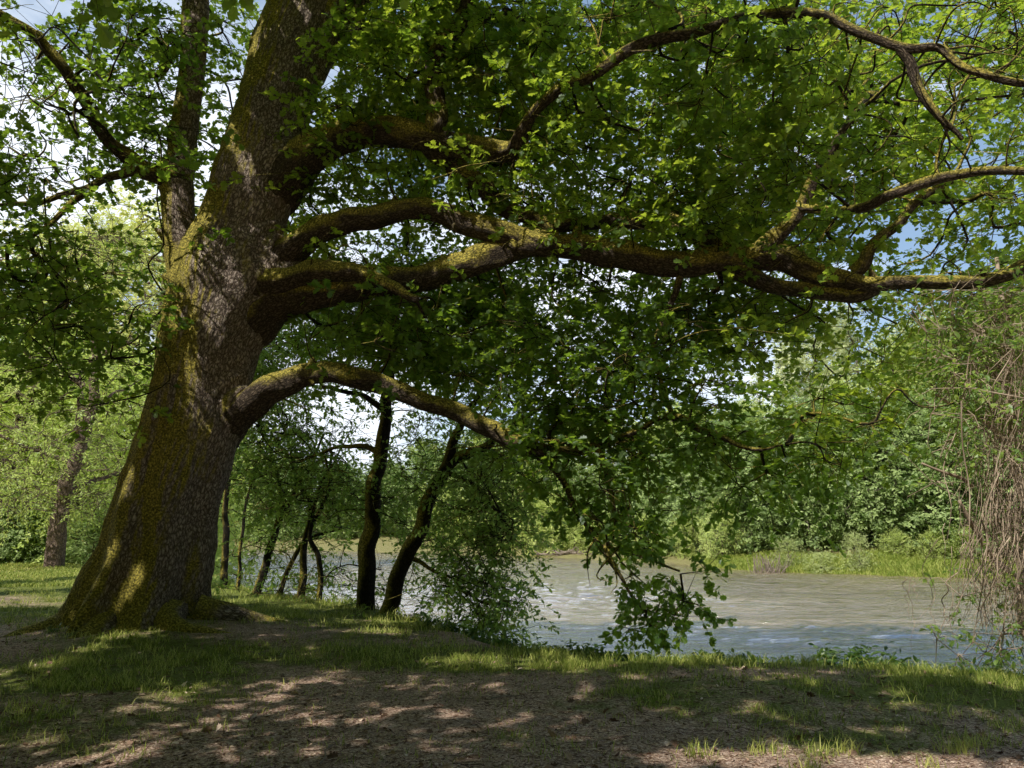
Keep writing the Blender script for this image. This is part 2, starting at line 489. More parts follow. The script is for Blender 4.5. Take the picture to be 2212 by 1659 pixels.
def axis(lo, hi, c0, c1, fine, growf=1.09):
    a = list(np.arange(c0, c1, fine))
    s, v = fine, c0
    left = []
    while v > lo: s *= growf; v -= s; left.append(v)
    s, v = fine, c1
    right = []
    while v < hi: right.append(v); s *= growf; v += s
    return np.array(left[::-1] + a + right)

gx = axis(-900, 900, -6.5, 8, .07, 1.06); gy = axis(-60, 1500, 3.5, 14, .07, 1.045)
GX, GY = np.meshgrid(gx, gy)
mb = MB()
idx = np.arange(GX.size).reshape(GX.shape)
f4 = np.stack([idx[:-1, :-1], idx[:-1, 1:], idx[1:, 1:], idx[1:, :-1]], 2).reshape(-1, 4)
GZ = height(GX, GY)
fs_ = far_s(GX, GY)
gr = np.where(fs_ > -2, .75, greenness(GX, GY))
mb.add(np.stack([GX, GY, GZ], 2).reshape(-1, 3), None, f4, gr.ravel())

m, nt, n, l = newmat('ground_soil_and_turf')
g = N(nt, 'ShaderNodeNewGeometry')
at = N(nt, 'ShaderNodeAttribute', attribute_name='v')
def noise_n(scale, det=5, rough=.6):
    q = N(nt, 'ShaderNodeTexNoise'); q.inputs['Scale'].default_value = scale; q.inputs['Detail'].default_value = det; q.inputs['Roughness'].default_value = rough
    l.new(g.outputs['Position'], q.inputs['Vector']); return q.outputs['Fac']
a_, b_, c_ = noise_n(3, 6, .7), noise_n(42, 5, .7), noise_n(14, 4)
dirt = ramp(nt, b_, [(.3, (.12, .07, .05)), (.46, (.38, .24, .175)), (.58, (.74, .55, .43)), (.75, (.95, .80, .67))])
turf = ramp(nt, b_, [(.3, (.06, .07, .015)), (.55, (.17, .20, .04)), (.75, (.38, .37, .11))])
dk = N(nt, 'ShaderNodeMapRange'); dk.inputs[1].default_value = .3; dk.inputs[2].default_value = .7; dk.inputs[3].default_value = .6; dk.inputs[4].default_value = 1.15
l.new(a_, dk.inputs[0])
hs = N(nt, 'ShaderNodeVectorMath', operation='SCALE'); l.new(dirt, hs.inputs[0]); l.new(dk.outputs[0], hs.inputs['Scale'])
ad = N(nt, 'ShaderNodeMath', operation='MULTIPLY_ADD'); ad.inputs[1].default_value = .7; l.new(c_, ad.inputs[0]); l.new(at.outputs['Fac'], ad.inputs[2])
mr = N(nt, 'ShaderNodeMapRange'); mr.inputs[1].default_value = .72; mr.inputs[2].default_value = 1.25; l.new(ad.outputs[0], mr.inputs[0])
mx = N(nt, 'ShaderNodeMix', data_type='RGBA'); l.new(mr.outputs[0], mx.inputs[0]); l.new(hs.outputs[0], mx.inputs[6]); l.new(turf, mx.inputs[7])
b = N(nt, 'ShaderNodeBsdfPrincipled'); b.inputs['Roughness'].default_value = .95; b.inputs['Specular IOR Level'].default_value = .15
l.new(mx.outputs[2], b.inputs['Base Color'])
bp = N(nt, 'ShaderNodeBump'); bp.inputs['Strength'].default_value = .9; bp.inputs['Distance'].default_value = .03
l.new(b_, bp.inputs['Height']); l.new(bp.outputs[0], b.inputs['Normal'])
o = N(nt, 'ShaderNodeOutputMaterial'); l.new(b.outputs[0], o.inputs[0])
tag(mb.build('ground', m), kind='structure')

# ------------------------------------------------------------------ river
m, nt, n, l = newmat('river_water')
g = N(nt, 'ShaderNodeNewGeometry')
mp = N(nt, 'ShaderNodeMapping'); mp.inputs['Scale'].default_value = (.55, 1.6, 1); l.new(g.outputs['Position'], mp.inputs[0])
n1 = N(nt, 'ShaderNodeTexNoise'); n1.inputs['Scale'].default_value = 1.3; n1.inputs['Detail'].default_value = 6; n1.inputs['Roughness'].default_value = .62; n1.inputs['Distortion'].default_value = .4
l.new(mp.outputs[0], n1.inputs['Vector'])
n2 = N(nt, 'ShaderNodeTexNoise'); n2.inputs['Scale'].default_value = .22; n2.inputs['Detail'].default_value = 3; l.new(mp.outputs[0], n2.inputs['Vector'])
b = N(nt, 'ShaderNodeBsdfDiffuse')
col = ramp(nt, n2.outputs['Fac'], [(.3, (.38, .28, .13)), (.7, (.54, .41, .21))])
l.new(col, b.inputs[0])
mm = N(nt, 'ShaderNodeMath', operation='MULTIPLY_ADD'); l.new(n2.outputs['Fac'], mm.inputs[0]); mm.inputs[1].default_value = .8; l.new(n1.outputs['Fac'], mm.inputs[2])
bp = N(nt, 'ShaderNodeBump'); bp.inputs['Strength'].default_value = 1.0; bp.inputs['Distance'].default_value = .3
l.new(mm.outputs[0], bp.inputs['Height']); l.new(bp.outputs[0], b.inputs['Normal'])
gls = N(nt, 'ShaderNodeBsdfGlossy'); gls.inputs['Roughness'].default_value = .07; l.new(bp.outputs[0], gls.inputs['Normal'])
fr = N(nt, 'ShaderNodeFresnel'); fr.inputs[0].default_value = 1.6; l.new(bp.outputs[0], fr.inputs['Normal'])
fm = N(nt, 'ShaderNodeMapRange'); fm.inputs[1].default_value = .0; fm.inputs[2].default_value = .42; fm.inputs[3].default_value = .38; fm.inputs[4].default_value = .97; l.new(fr.outputs[0], fm.inputs[0])
wm = N(nt, 'ShaderNodeMixShader'); l.new(fm.outputs[0], wm.inputs[0]); l.new(b.outputs[0], wm.inputs[1]); l.new(gls.outputs[0], wm.inputs[2])
o = N(nt, 'ShaderNodeOutputMaterial'); l.new(wm.outputs[0], o.inputs[0])
mb = MB()
wx = axis(-600, 600, -14, 32, .17, 1.15); wy = axis(-40, 330, 9.5, 30, .09, 1.02)
WX, WY = np.meshgrid(wx, wy); idx = np.arange(WX.size).reshape(WX.shape)
f4 = np.stack([idx[:-1, :-1], idx[:-1, 1:], idx[1:, 1:], idx[1:, :-1]], 2).reshape(-1, 4)
wq = np.stack([WX * .55, WY * 1.25, WX * 0], -1)
wv = (1 - np.abs(fbm(wq, 1.1, 3) * 2 - 1)) * .21 + (fbm(wq + 5, .3, 2) - .5) * .2
wv = wv * (.45 + .9 * vnoise(wq, .12)) * np.clip(1.3 - WY / 90, .3, 1)
mb.add(np.stack([WX, WY, WZ + wv - .06], 2).reshape(-1, 3), None, f4)
tag(mb.build('river', m), kind='structure')

# ------------------------------------------------------------------ oak: trunk and limbs
YO = TRUNK[1]
oak = thing('oak_tree', TRUNK, 'huge old oak with a mossy flared trunk and long spreading limbs, in the left foreground', 'tree')

def wpts(spec):
    """spec: (x, y, width px, Y) -> world points, radii"""
    p, r = [], []
    for (x, y, w, Y) in spec:
        q, s = P(x, y, Y); p.append(q); r.append(w / 2 * s)
    return np.array(p), np.array(r)

def rel(mbuf, base):
    b = np.asarray(base, np.float32)
    mbuf.v = [v - b for v in mbuf.v]
    return mbuf

def trunk_tube(mb, spec, sides, sub, rough, flare=0, seed=0, lobes=6):
    p, r = wpts(spec)
    p, r = catmull(p, r, sub)
    n = len(p)
    tan = np.gradient(p, axis=0); tan /= np.linalg.norm(tan, axis=1)[:, None]
    th = np.linspace(0, 2 * np.pi, sides, endpoint=False)
    ex = np.array([1.0, 0, 0]); Nn = ex - tan * (tan @ ex)[:, None]; Nn /= np.linalg.norm(Nn, axis=1)[:, None]
    Bn = np.cross(tan, Nn)
    L = np.concatenate([[0], np.cumsum(np.linalg.norm(np.diff(p, axis=0), axis=1))])
    ct, st = np.cos(th)[None], np.sin(th)[None]
    Lg = L[:, None] + 0 * ct
    q = np.stack([ct * 1.1 + 0 * Lg, st * 1.1 + 0 * Lg, Lg * .55], 2) + seed
    rr = r[:, None] * (1 + rough * (fbm(q, 1.2, 3) - .5) * 2)
    if flare:
        ridge = .5 + .5 * np.cos(lobes * th[None] + 2.2 * (fbm(q * .6, 1, 2) - .5) * 3 + .8)
        k = np.exp(-Lg / .75)
        rr = rr * (1 + flare * k * (ridge ** 1.5 - .35))
        rr = rr * (1 + .10 * (ridge - .5) * np.exp(-Lg / 5))
    # bark plates as real relief
    qb = np.stack([ct * rr * 9, st * rr * 9, Lg * 1.7], 2)
    rr = rr + .05 * (np.abs(fbm(qb, 1.0, 3) - .5) * 2 - .3) * np.clip(rr / .4, .3, 1)
    V = p[:, None] + rr[..., None] * (ct[..., None] * Nn[:, None] + st[..., None] * Bn[:, None])
    idx = np.arange(n * sides).reshape(n, sides); a, b = idx[:-1], idx[1:]
    f4 = np.stack([a, np.roll(a, -1, 1), np.roll(b, -1, 1), b], 2).reshape(-1, 4)
    bk = np.stack([rr * ct, rr * st, Lg], 2)
    mb.add(V.reshape(-1, 3), None, f4, None, bk.reshape(-1, 3))
    return p, r

tr = MB()
skel = []
Y = YO
TR_MAIN = [(296, 1400, 322, Y), (300, 1372, 298, Y), (306, 1330, 266, Y), (320, 1270, 240, Y), (342, 1200, 224, Y), (362, 1100, 214, Y), (392, 1000, 206, Y), (420, 900, 206, Y),
           (442, 800, 206, Y), (465, 700, 212, Y), (485, 620, 226, Y), (500, 550, 205, Y), (520, 480, 172, Y), (540, 400, 165, Y), (570, 300, 155, Y), (602, 200, 155, Y), (635, 100, 165, Y), (665, 0, 150, Y),
           (700, -150, 135, Y + .2), (740, -350, 110, Y + .4), (760, -600, 80, Y + .3), (770, -900, 40, Y)]
p, r = trunk_tube(tr, TR_MAIN, 240, 30, .15, .5, 3.0, 7); skel.append(p[300:])
TR_LEFT = [(425, 640, 110, Y + .05), (405, 570, 92, Y), (388, 500, 70, Y - .05), (385, 430, 66, Y - .05), (390, 350, 60, Y), (402, 250, 54, Y), (415, 150, 52, Y), (420, 50, 56, Y), (425, -60, 50, Y), (430, -250, 44, Y), (420, -500, 34, Y), (430, -800, 16, Y)]
p, r = trunk_tube(tr, TR_LEFT, 64, 14, .12, 0, 9.0); skel.append(p[40:])
TR_RIGHT = [(655, 160, 90, Y + .05), (690, 90, 95, Y), (740, 20, 90, Y - .1), (800, -80, 80, Y - .4), (880, -250, 66, Y - .8), (960, -500, 44, Y - 1.2), (1000, -800, 18, Y - 1.6)]
p, r = trunk_tube(tr, TR_RIGHT, 64, 14, .12, 0, 5.0); skel.append(p[30:])
# burls and broken stubs on the trunk
for (x, y, w, x2, y2, w2) in [(400, 600, 60, 352, 598, 14), (385, 520, 40, 335, 494, 6), (560, 640, 120, 615, 655, 60), (440, 640, 90, 395, 590, 30), (590, 600, 70, 625, 610, 40)]:
    q, rr = wpts([(x, y, w, Y - .1), ((x + x2) / 2, (y + y2) / 2 + 3, w * .7, Y - .15), (x2, y2, w2, Y - .2)])
    tr.tube(q, rr, 16, sub=5, rough=.25, seed=x * .01)
# surface roots
for (a, L_, r0) in [(-2.75, 1.7, .24), (-2.2, 1.4, .19), (-1.4, .9, .13), (-.75, 1.3, .17), (-.1, 1.5, .17), (.9, 1.2, .13), (2.4, 1.4, .14), (3.0, 1.7, .18), (-1.75, .8, .1)]:
    q = []; rr = []
    for k in range(8):
        t = k / 7
        aa = a + .35 * math.sin(t * 3 + a * 3)
        d = .55 + t * L_
        x_, y_ = TRUNK[0] - .08 + d * math.cos(aa) * 1.1, TRUNK[1] + d * math.sin(aa) * .9
        q.append([x_, y_, float(height(x_, y_)) + r0 * (.9 * (1 - t) ** 1.5 - .35 - .4 * t)]); rr.append(r0 * 1.25 * (1.15 - .85 * t))
    tr.tube(q, rr, 14, sub=5, rough=.3, seed=a + 5)


LIMBS = {
 'A': [(545, 480, 90, Y + .1), (605, 405, 112, Y - .1), (660, 340, 100, Y - .35), (725, 297, 80, Y - .5), (800, 285, 74, Y - .6), (880, 288, 70, Y - .8), (950, 305, 62, Y - .9), (1030, 318, 52, Y - 1.1), (1110, 325, 46, Y - 1.4), (1135, 275, 40, Y - 1.8), (1190, 208, 38, Y - 2.2), (1290, 150, 38, Y - 2.6), (1400, 90, 38, Y - 3), (1500, 68, 36, Y - 3.4), (1620, 38, 34, Y - 3.8), (1740, 28, 32, Y - 4.1), (1850, 62, 30, Y - 4.4), (1950, 110, 30, Y - 4.6), (2030, 108, 28, Y - 4.8), (2100, 152, 28, Y - 5), (2230, 175, 26, Y - 5.2), (2500, 160, 20, Y - 5.6)],
 'A2': [(1945, 105, 24, Y - 4.6), (1970, 180, 22, Y - 4.6), (2020, 245, 18, Y - 4.7), (2080, 300, 10, Y - 4.8)],
 'A3': [(945, 300, 60, Y - .9), (938, 230, 52, Y - .9), (942, 150, 46, Y - 1), (975, 80, 42, Y - 1.2), (1015, 0, 38, Y - 1.4), (1070, -120, 30, Y - 1.8), (1150, -300, 20, Y - 2.4)],
 'A4': [(930, 310, 60, Y - .8), (985, 355, 50, Y - .7), (1060, 410, 46, Y - .6), (1110, 460, 42, Y - .5), (1200, 490, 34, Y - .5), (1330, 475, 34, Y - .6), (1440, 470, 42, Y - .8), (1520, 515, 50, Y - 1.1), (1580, 545, 50, Y - 1.2)],
 'B': [(560, 600, 120, Y), (610, 553, 90, Y - .3), (670, 512, 64, Y - .5), (750, 480, 56, Y - .6), (850, 457, 52, Y - .6), (930, 452, 52, Y - .7), (1000, 476, 56, Y - .8), (1060, 502, 62, Y - .9), (1130, 520, 66, Y - .9), (1200, 528, 60, Y - 1)],
 'C': [(520, 690, 150, Y), (600, 650, 100, Y - .2), (690, 632, 82, Y - .35), (790, 612, 78, Y - .5), (900, 598, 68, Y - .6), (1000, 575, 70, Y - .7), (1080, 548, 66, Y - .8), (1150, 530, 56, Y - .9), (1250, 532, 65, Y - 1), (1350, 550, 71, Y - 1.1), (1450, 568, 62, Y - 1.2), (1550, 566, 62, Y - 1.3), (1640, 556, 62, Y - 1.5), (1700, 558, 57, Y - 1.6), (1760, 585, 54, Y - 1.8), (1850, 606, 44, Y - 2), (1950, 612, 35, Y - 2.2), (2050, 612, 35, Y - 2.5), (2130, 602, 34, Y - 2.7), (2230, 572, 32, Y - 2.9), (2500, 500, 22, Y - 3.4)],
 'C2': [(1590, 575, 60, Y - 1.3), (1660, 612, 44, Y - 1.5), (1740, 632, 40, Y - 1.7), (1830, 632, 40, Y - 1.9), (1890, 615, 40, Y - 2)],
 'C3': [(560, 620, 110, Y - .3), (620, 603, 66, Y - .6), (690, 590, 54, Y - .8), (760, 592, 46, Y - 1), (830, 610, 30, Y - 1.3), (900, 650, 18, Y - 1.7)],
 'D': [(1640, 548, 54, Y - 1.5), (1688, 492, 38, Y - 1.6), (1730, 440, 30, Y - 1.7), (1772, 378, 26, Y - 1.8), (1805, 310, 20, Y - 2), (1850, 240, 14, Y - 2.2)],
 'E': [(1845, 590, 34, Y - 2), (1885, 535, 26, Y - 2.1), (1945, 485, 22, Y - 2.1), (1985, 425, 20, Y - 2.2), (2060, 380, 14, Y - 2.4)],
 'F': [(1725, 450, 24, Y - 1.7), (1800, 455, 22, Y - 2), (1860, 440, 24, Y - 2.4), (1930, 410, 24, Y - 2.8), (2010, 385, 24, Y - 3.1), (2100, 370, 22, Y - 3.5), (2230, 376, 20, Y - 4)],
 'H': [(470, 940, 110, Y), (525, 885, 84, Y - .3), (575, 843, 74, Y - .5), (640, 816, 58, Y - .6), (705, 806, 52, Y - .7), (780, 816, 50, Y - .8), (860, 842, 47, Y - .9), (930, 870, 45, Y - 1), (1000, 896, 45, Y - 1), (1060, 926, 45, Y - 1.1), (1115, 958, 40, Y - 1.2), (1190, 975, 30, Y - 1.3), (1260, 966, 22, Y - 1.4), (1340, 945, 16, Y - 1.5), (1440, 900, 11, Y - 1.6)],
 'H2': [(1290, 965, 16, Y - 1.4), (1318, 1040, 13, Y - 1.5), (1322, 1110, 12, Y - 1.6), (1312, 1180, 11, Y - 1.7), (1350, 1250, 9, Y - 1.8), (1395, 1320, 6, Y - 1.9)],
 'H3': [(1150, 970, 20, Y - 1.2), (1200, 1020, 16, Y - 1.3), (1245, 1110, 12, Y - 1.3), (1300, 1170, 9, Y - 1.5), (1390, 1200, 7, Y - 1.8), (1470, 1240, 5, Y - 2)],
 'I': [(1440, 900, 16, Y - 1.6), (1480, 900, 18, Y - 1.9), (1540, 935, 15, Y - 2.1), (1640, 965, 9, Y - 2.4), (1700, 960, 5, Y - 2.6)],
 'J': [(1470, 590, 18, Y - 1.2), (1450, 660, 14, Y - 1.1), (1410, 740, 12, Y - 1.0), (1430, 820, 11, Y - 1.2), (1450, 900, 12, Y - 1.6)],
 'K': [(395, 400, 62, Y), (345, 375, 42, Y - .2), (295, 350, 40, Y - .4), (248, 322, 36, Y - .6), (212, 272, 32, Y - .8), (190, 220, 30, Y - 1), (150, 152, 27, Y - 1.3), (100, 100, 25, Y - 1.5), (40, 52, 22, Y - 1.8), (-30, 10, 18, Y - 2), (-160, -40, 12, Y - 2.4)],
 'K2': [(300, 355, 26, Y - .4), (240, 388, 20, Y - .5), (180, 408, 18, Y - .7), (100, 425, 13, Y - .9), (0, 442, 9, Y - 1.2), (-60, 450, 6, Y - 1.4)],
 'K3': [(200, 405, 17, Y - .7), (150, 440, 15, Y - .8), (110, 480, 12, Y - 1), (60, 530, 8, Y - 1.2)],
 'K4': [(410, 90, 34, Y), (370, 112, 20, Y - .2), (345, 150, 16, Y - .3), (300, 172, 11, Y - .5), (230, 200, 7, Y - .8)],
 'L1': [(700, -150, 70, Y + .2), (560, -300, 60, Y - 2), (380, -520, 44, Y - 4), (150, -800, 26, Y - 5.5)],
 'L2': [(745, -300, 70, Y + .2), (820, -520, 56, Y - 3), (900, -1100, 40, Y - 6)],
 'L3': [(-60, -10, 18, Y - 2.1), (-400, -150, 20, Y - 4), (-900, -500, 14, Y - 6)],
}
LABELL = {'H': 'lowest limb arching right with a sunlit pale end', 'C': 'longest limb with a thick patch of ochre moss', 'K': 'dark limb reaching to the upper left'}
def swell(V):
    for k_ in ('A', 'B', 'C', 'C3', 'H', 'K'):
        p_, r_ = wpts(LIMBS[k_][:4])
        S, D = p_[1], p_[2] - p_[0]; D = D / np.linalg.norm(D); rl = r_[1] * 1.15
        d_ = V - S; al = d_ @ D
        ax = np.linalg.norm(d_ - al[:, None] * D, axis=1)
        w_ = np.exp(-(ax / (1.25 * rl)) ** 2) * smooth(-3.2 * rl, -.4 * rl, al) * smooth(2.0 * rl, .3 * rl, al)
        fold = 1 + .35 * np.sin(ax / rl * 9 + 3 * vnoise(V, 2.0))
        V = V + D * (w_ * .62 * rl * fold)[:, None]
    return V
tr.v = [swell(v.astype(float)).astype(np.float32) for v in tr.v]
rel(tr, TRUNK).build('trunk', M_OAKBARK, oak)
LO = {}
for k, spec in sorted(LIMBS.items(), key=lambda q: len(q[0])) if False else sorted(LIMBS.items(), key=lambda q: (len(q[0]) > 1 or q[0] in 'DEFJI', q[0])):
    pgs = []
    p, r = wpts(spec)
    r = r * .9
    if k == 'A': r[9:] *= .72
    lm = MB(); lm.tube(p, r, 28 if r[0] > .15 else 14, sub=10 if r[0] > .15 else 6, rough=.34, jit=.14 if k not in 'ACH' else .10, seed=ord(k[0]) * .37 + len(k))
    pp, _ = catmull(p, r, 5); skel.append(pp[24:] if k == 'H' else pp[6:])
    if k[0] in 'ABCHK':
        for q in range(int(len(pp) / 4)):
            i = RS.randint(8, len(pp) - 2)
            d = rnd(1)[0] * [.8, .8, .7]; d = d / np.linalg.norm(d); L_ = .35 + .9 * RS.rand()
            p1 = pp[i] + d * L_ * .5; p2 = p1 + (d + rnd(1, .5)[0]) * L_ * .5
            lm.tube([pp[i], p1, p2], [.016, .010, .003], 5, sub=5, jit=.12, cap=False, seed=i * .3)
    if k in ('C', 'C2', 'H', 'A', 'B'):   # knobs and short broken pegs
        for q in range(3 if k != 'C' else 7):
            i = RS.randint(14, len(pp) - 4)
            d = np.array([RS.randn() * .4, -.3 + RS.randn() * .3, RS.choice([-.4, 1, 1]) * 1.0]); d /= np.linalg.norm(d)
            ri = float(np.interp(i / len(pp), np.linspace(0, 1, len(r)), r))
            pg = MB(); pgs.append(pg); pg.tube([pp[i], pp[i] + d * ri * 1.05, pp[i] + d * (ri * 1.3 + .04)], [ri * .6, ri * .35, ri * .16], 10, sub=4, rough=.3, seed=i * .1)
    par_ = {'A2': 'A', 'A3': 'A', 'A4': 'A', 'C2': 'C', 'C3': 'C', 'D': 'C', 'E': 'C', 'F': 'C', 'J': 'C', 'H2': 'H', 'H3': 'H', 'I': 'H', 'K2': 'K', 'K3': 'K', 'K4': 'K', 'L3': 'K'}.get(k)
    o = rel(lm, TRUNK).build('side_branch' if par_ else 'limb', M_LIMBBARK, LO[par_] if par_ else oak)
    LO[k] = o
    for g_ in pgs: rel(g_, TRUNK).build('broken_stub', M_LIMBBARK, o)
    if k in LABELL: o['label'] = LABELL[k]
skel = np.vstack(skel)

for (x, y, Yd, r_) in [(478, 715, Y - .6, .22), (505, 770, Y - .6, .16), (262, 1225, Y - .8, .17), (290, 1180, Y - .8, .1), (278, 1045, Y - .6, .15), (440, 1125, Y - .7, .14), (418, 825, Y - .7, .14), (430, 900, Y - .7, .08), (545, 372, Y - .6, .12), (515, 310, Y - .5, .1), (600, 455, Y - .6, .1),
    (1000, 590, Y - 1, .22), (1055, 565, Y - 1, .18), (950, 605, Y - 1, .1), (845, 835, Y - 1, .12), (700, 805, Y - 1, .12), (1000, 895, Y - 1.1, .08), (1095, 935, Y - 1.3, .16), (965, 600, Y - 1, .1), (1900, 600, Y - 2.3, .17), (1980, 600, Y - 2.4, .14), (2060, 605, Y - 2.6, .12), (1440, 465, Y - 1, .13), (410, 330, Y - .2, .14), (420, 100, Y, .12), (1110, 490, Y - 1, .1), (1700, 500, Y - 1.7, .1), (400, 250, Y, .1), (530, 640, Y - .6, .1)]:
    gap(P(x, y, Yd)[0], r_ * (2.0 if x < 620 and y > 600 else 1.7))
for (x, y, r_) in [(300, 1525, .26), (360, 1500, .18), (230, 1635, .34), (140, 1655, .22), (90, 1440, .3), (200, 1410, .32), (30, 1470, .25), (330, 1385, .3), (240, 1390, .22), (70, 1600, .16), (800, 1545, .24), (850, 1530, .14), (690, 1560, .16), (1110, 1548, .18), (1240, 1575, .13), (1330, 1580, .1), (1000, 1425, .28), (1090, 1428, .3), (1180, 1432, .34), (1260, 1436, .3), (1310, 1430, .2),
    (1440, 1630, .22), (1520, 1620, .2), (1620, 1640, .2), (1700, 1615, .22), (1800, 1625, .24), (1900, 1650, .2), (2000, 1630, .22), (2100, 1640, .22), (2190, 1655, .2), (2080, 1455, .4), (2150, 1468, .45), (2210, 1480, .45), (1500, 1490, .14), (1350, 1465, .2), (1750, 1480, .12), (1950, 1520, .1), (1600, 1440, .15), (1850, 1430, .18), (560, 1400, .1), (690, 1640, .14), (1140, 1655, .14), (780, 1365, .34), (850, 1362, .3), (700, 1350, .2), (950, 1500, .08), (500, 1580, .13), (1040, 1480, .09), (1700, 1550, .12), (880, 1600, .07), (440, 1640, .1), (1250, 1500, .1), (640, 1460, .12), (760, 1440, .1), (560, 1480, .13), (170, 1500, .15), (1600, 1530, .13), (1430, 1540, .1), (1010, 1600, .09), (600, 1520, .1)]:
    gap(ground_at(x, y), r_ * (1.3 if x > 1400 and y > 1600 else (.62 if 380 < x < 1020 and y < 1620 and y > 1400 else .85)))
for k in range(60):
    gap(ground_at(RS.rand() * 2212, 1400 + 255 * RS.rand()), .04 + .09 * RS.rand())
for (x, y, Yd, r_) in [(2130, 950, 9.4, .9), (2140, 1130, 9.4, .9), (2150, 780, 9.6, .8), (1750, 900, Y - 2.8, .6), (1870, 930, Y - 3, .6), (1620, 850, Y - 2, .5), (2080, 560, Y - 3, .6), (2100, 500, Y - 3.4, .5), (2080, 220, Y - 5, .4), (1350, 440, Y - 1, .3), (1500, 430, Y - 1, .3), (1150, 420, Y - 1, .25)]:
    gap(P(x, y, Yd)[0], r_)
for k in range(130):
    gap(P(850 + RS.rand() * 1400, 40 + RS.rand() * 700, Y - 4 * RS.rand() - .5)[0], .14 + .25 * RS.rand())
for x in range(980, 2212, 95):
    gap(ground_at(x, 1408 + 14 * RS.rand() + max(0, x - 1900) * .08), .22 + .2 * RS.rand())
for (x, y) in [(520, 1275), (680, 1305), (600, 1262), (100, 1222), (0, 1250), (90, 1270), (820, 1310), (720, 1295), (60, 1235), (150, 1245), (40, 1290), (110, 1300), (30, 1220), (600, 1290), (760, 1310), (860, 1330), (200, 1260)]:
    gap(ground_at(x, y), 1.0)

# ------------------------------------------------------------------ oak: crown
TAU = [0, .15, .3, .5, .75, 1.0, 1.4, 1.9, 2.6, 3.4]
OAKMAP = [
 '54346656666788998868999999999898799',
 '54346656766688988864789999889986889',
 '65445546666688888878768987998998778',
 '65545656646788856888889789977997568',
 '65455665544688876787657788887886557',
 '55454555555666678875577578998886678',
 '54444444454666676786778679998766557',
 '54222323243455554678888888875345434',
 '65421200034555455677767767775532566',
 '66542100003555665335667676654357665',
 '66543210004566766655557878872443223',
 '55444200004567887787777776531110000',
 '33432100003555665467776653133431100',
 '11211000000011111466555555566665420',
 '00000000000000000276554356676665300',
 '00000000000000000045552456554200000',
 '00000000000000000014640123321000000',
 '00000000000000000001552000000000000',
 '00000000000000000000265200000000000',
 '00000000000000000000056500000000000',
 '00000000000000000000046300000000000',
 '00000000000000000000032000000000000',
]
def cells(rows, x0, y0, cell, depth, node_area, mult=1.0, cap=1e9):
    out, dens = [], []
    for j, row in enumerate(rows):
        for i, ch in enumerate(row):
            t = TAU[int(ch)] * (mult(x0 + i * cell, y0 + j * cell) if callable(mult) else mult)
            if t <= 0: continue
            lam = 0; 
            # number of nodes for this optical depth at its depth
            acc = t
            while acc > 0:
                x = x0 + (i + RS.rand()) * cell; y = y0 + (j + RS.rand()) * cell
                Yd = depth(x, y)
                q, s = P(x, y, Yd)
                c = node_area / (s * s) / (cell * cell)
                if acc < c and RS.rand() > acc / c: break
                acc -= c
                out.append(q)
    return np.array(out)

def oak_depth(x, y):
    if y > 820:
        return Y - 1.4 + RS.randn() * .35 - (x > 1450) * (x - 1450) / 450 * 1.2
    if x < 420:
        return Y - .6 + RS.randn() * 1.2 - (420 - x) / 420 * 1.0
    t = np.clip((x - 900) / 1300, 0, 1) * np.clip((620 - y) / 500, 0, 1)
    near = Y - 1.5 - 4.2 * t
    if y > 640: return Y - 1.0 + RS.randn() * .9 + RS.rand() * 1.5
    return near + RS.rand() ** 1.3 * (Y + 3 - near)
nodes = cells(OAKMAP, 0, 0, 64, oak_depth, .155, lambda x, y: 3.1 if x < 420 else (3.2 if y > 980 else (3.0 if 560 < y and x < 1560 else 2.3)))
# leave the trunk fork and limb fronts readable: drop nodes hanging in front of the trunk
px, py, pd = project(nodes)
front = (px > 370 + (1200 - py) * -.0) & (px < 640 + np.clip((300 - py), 0, 300) * .5) & (py < 760) & (nodes[:, 1] < Y + .6)
nodes = nodes[~front]
lowbar = (py[~front] > 525) & (py[~front] < 615) & (px[~front] > 620) & (nodes[:, 1] < Y - .3) & (RS.rand(len(nodes)) < .75)
nodes = nodes[~lowbar]
keep = np.ones(len(nodes), bool)
px, py, pd = project(nodes)
for k_, w_, pr_ in [('A', 50, .85), ('A2', 30, .2), ('A3', 40, .4), ('B', 55, .8), ('C', 62, .85), ('C2', 35, .7), ('H', 60, .95), ('K', 32, .5), ('K2', 18, .4), ('D', 35, .6), ('E', 35, .8), ('F', 30, .35), ('A4', 40, .4)]:
    lp_, _ = catmull(wpts(LIMBS[k_])[0], wpts(LIMBS[k_])[1], 6)
    lx, ly, ld_ = project(lp_)
    for i in range(len(nodes)):
        j = np.argmin((lx - px[i]) ** 2 + (ly - py[i]) ** 2)
        if k_ == 'H' and lx[j] > 1165: continue
        if k_ == 'A' and (lx[j] > 1120) == (RS.rand() < .75): continue
        if (lx[j] - px[i]) ** 2 + (ly[j] - py[i]) ** 2 < w_ * w_ and pd[i] < ld_[j] + .1 and RS.rand() < pr_: keep[i] = False
nodes = nodes[keep]
q = fbm(nodes, .9, 2)
nodes = nodes[q > .36]
near = nodes[:, 1] < 7.2
crown = MB(); tw = MB()
px, py, pd = project(nodes)
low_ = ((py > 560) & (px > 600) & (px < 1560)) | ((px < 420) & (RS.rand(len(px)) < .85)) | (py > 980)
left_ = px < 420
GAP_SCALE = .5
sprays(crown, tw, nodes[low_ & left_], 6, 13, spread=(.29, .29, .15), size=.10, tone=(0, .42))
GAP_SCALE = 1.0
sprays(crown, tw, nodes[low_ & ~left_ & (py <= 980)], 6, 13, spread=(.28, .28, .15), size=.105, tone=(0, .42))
sprays(crown, tw, nodes[low_ & ~left_ & (py > 980)], 6, 12, spread=(.20, .20, .2), size=.10, tone=(0, .38), droop=.7, L=.28)
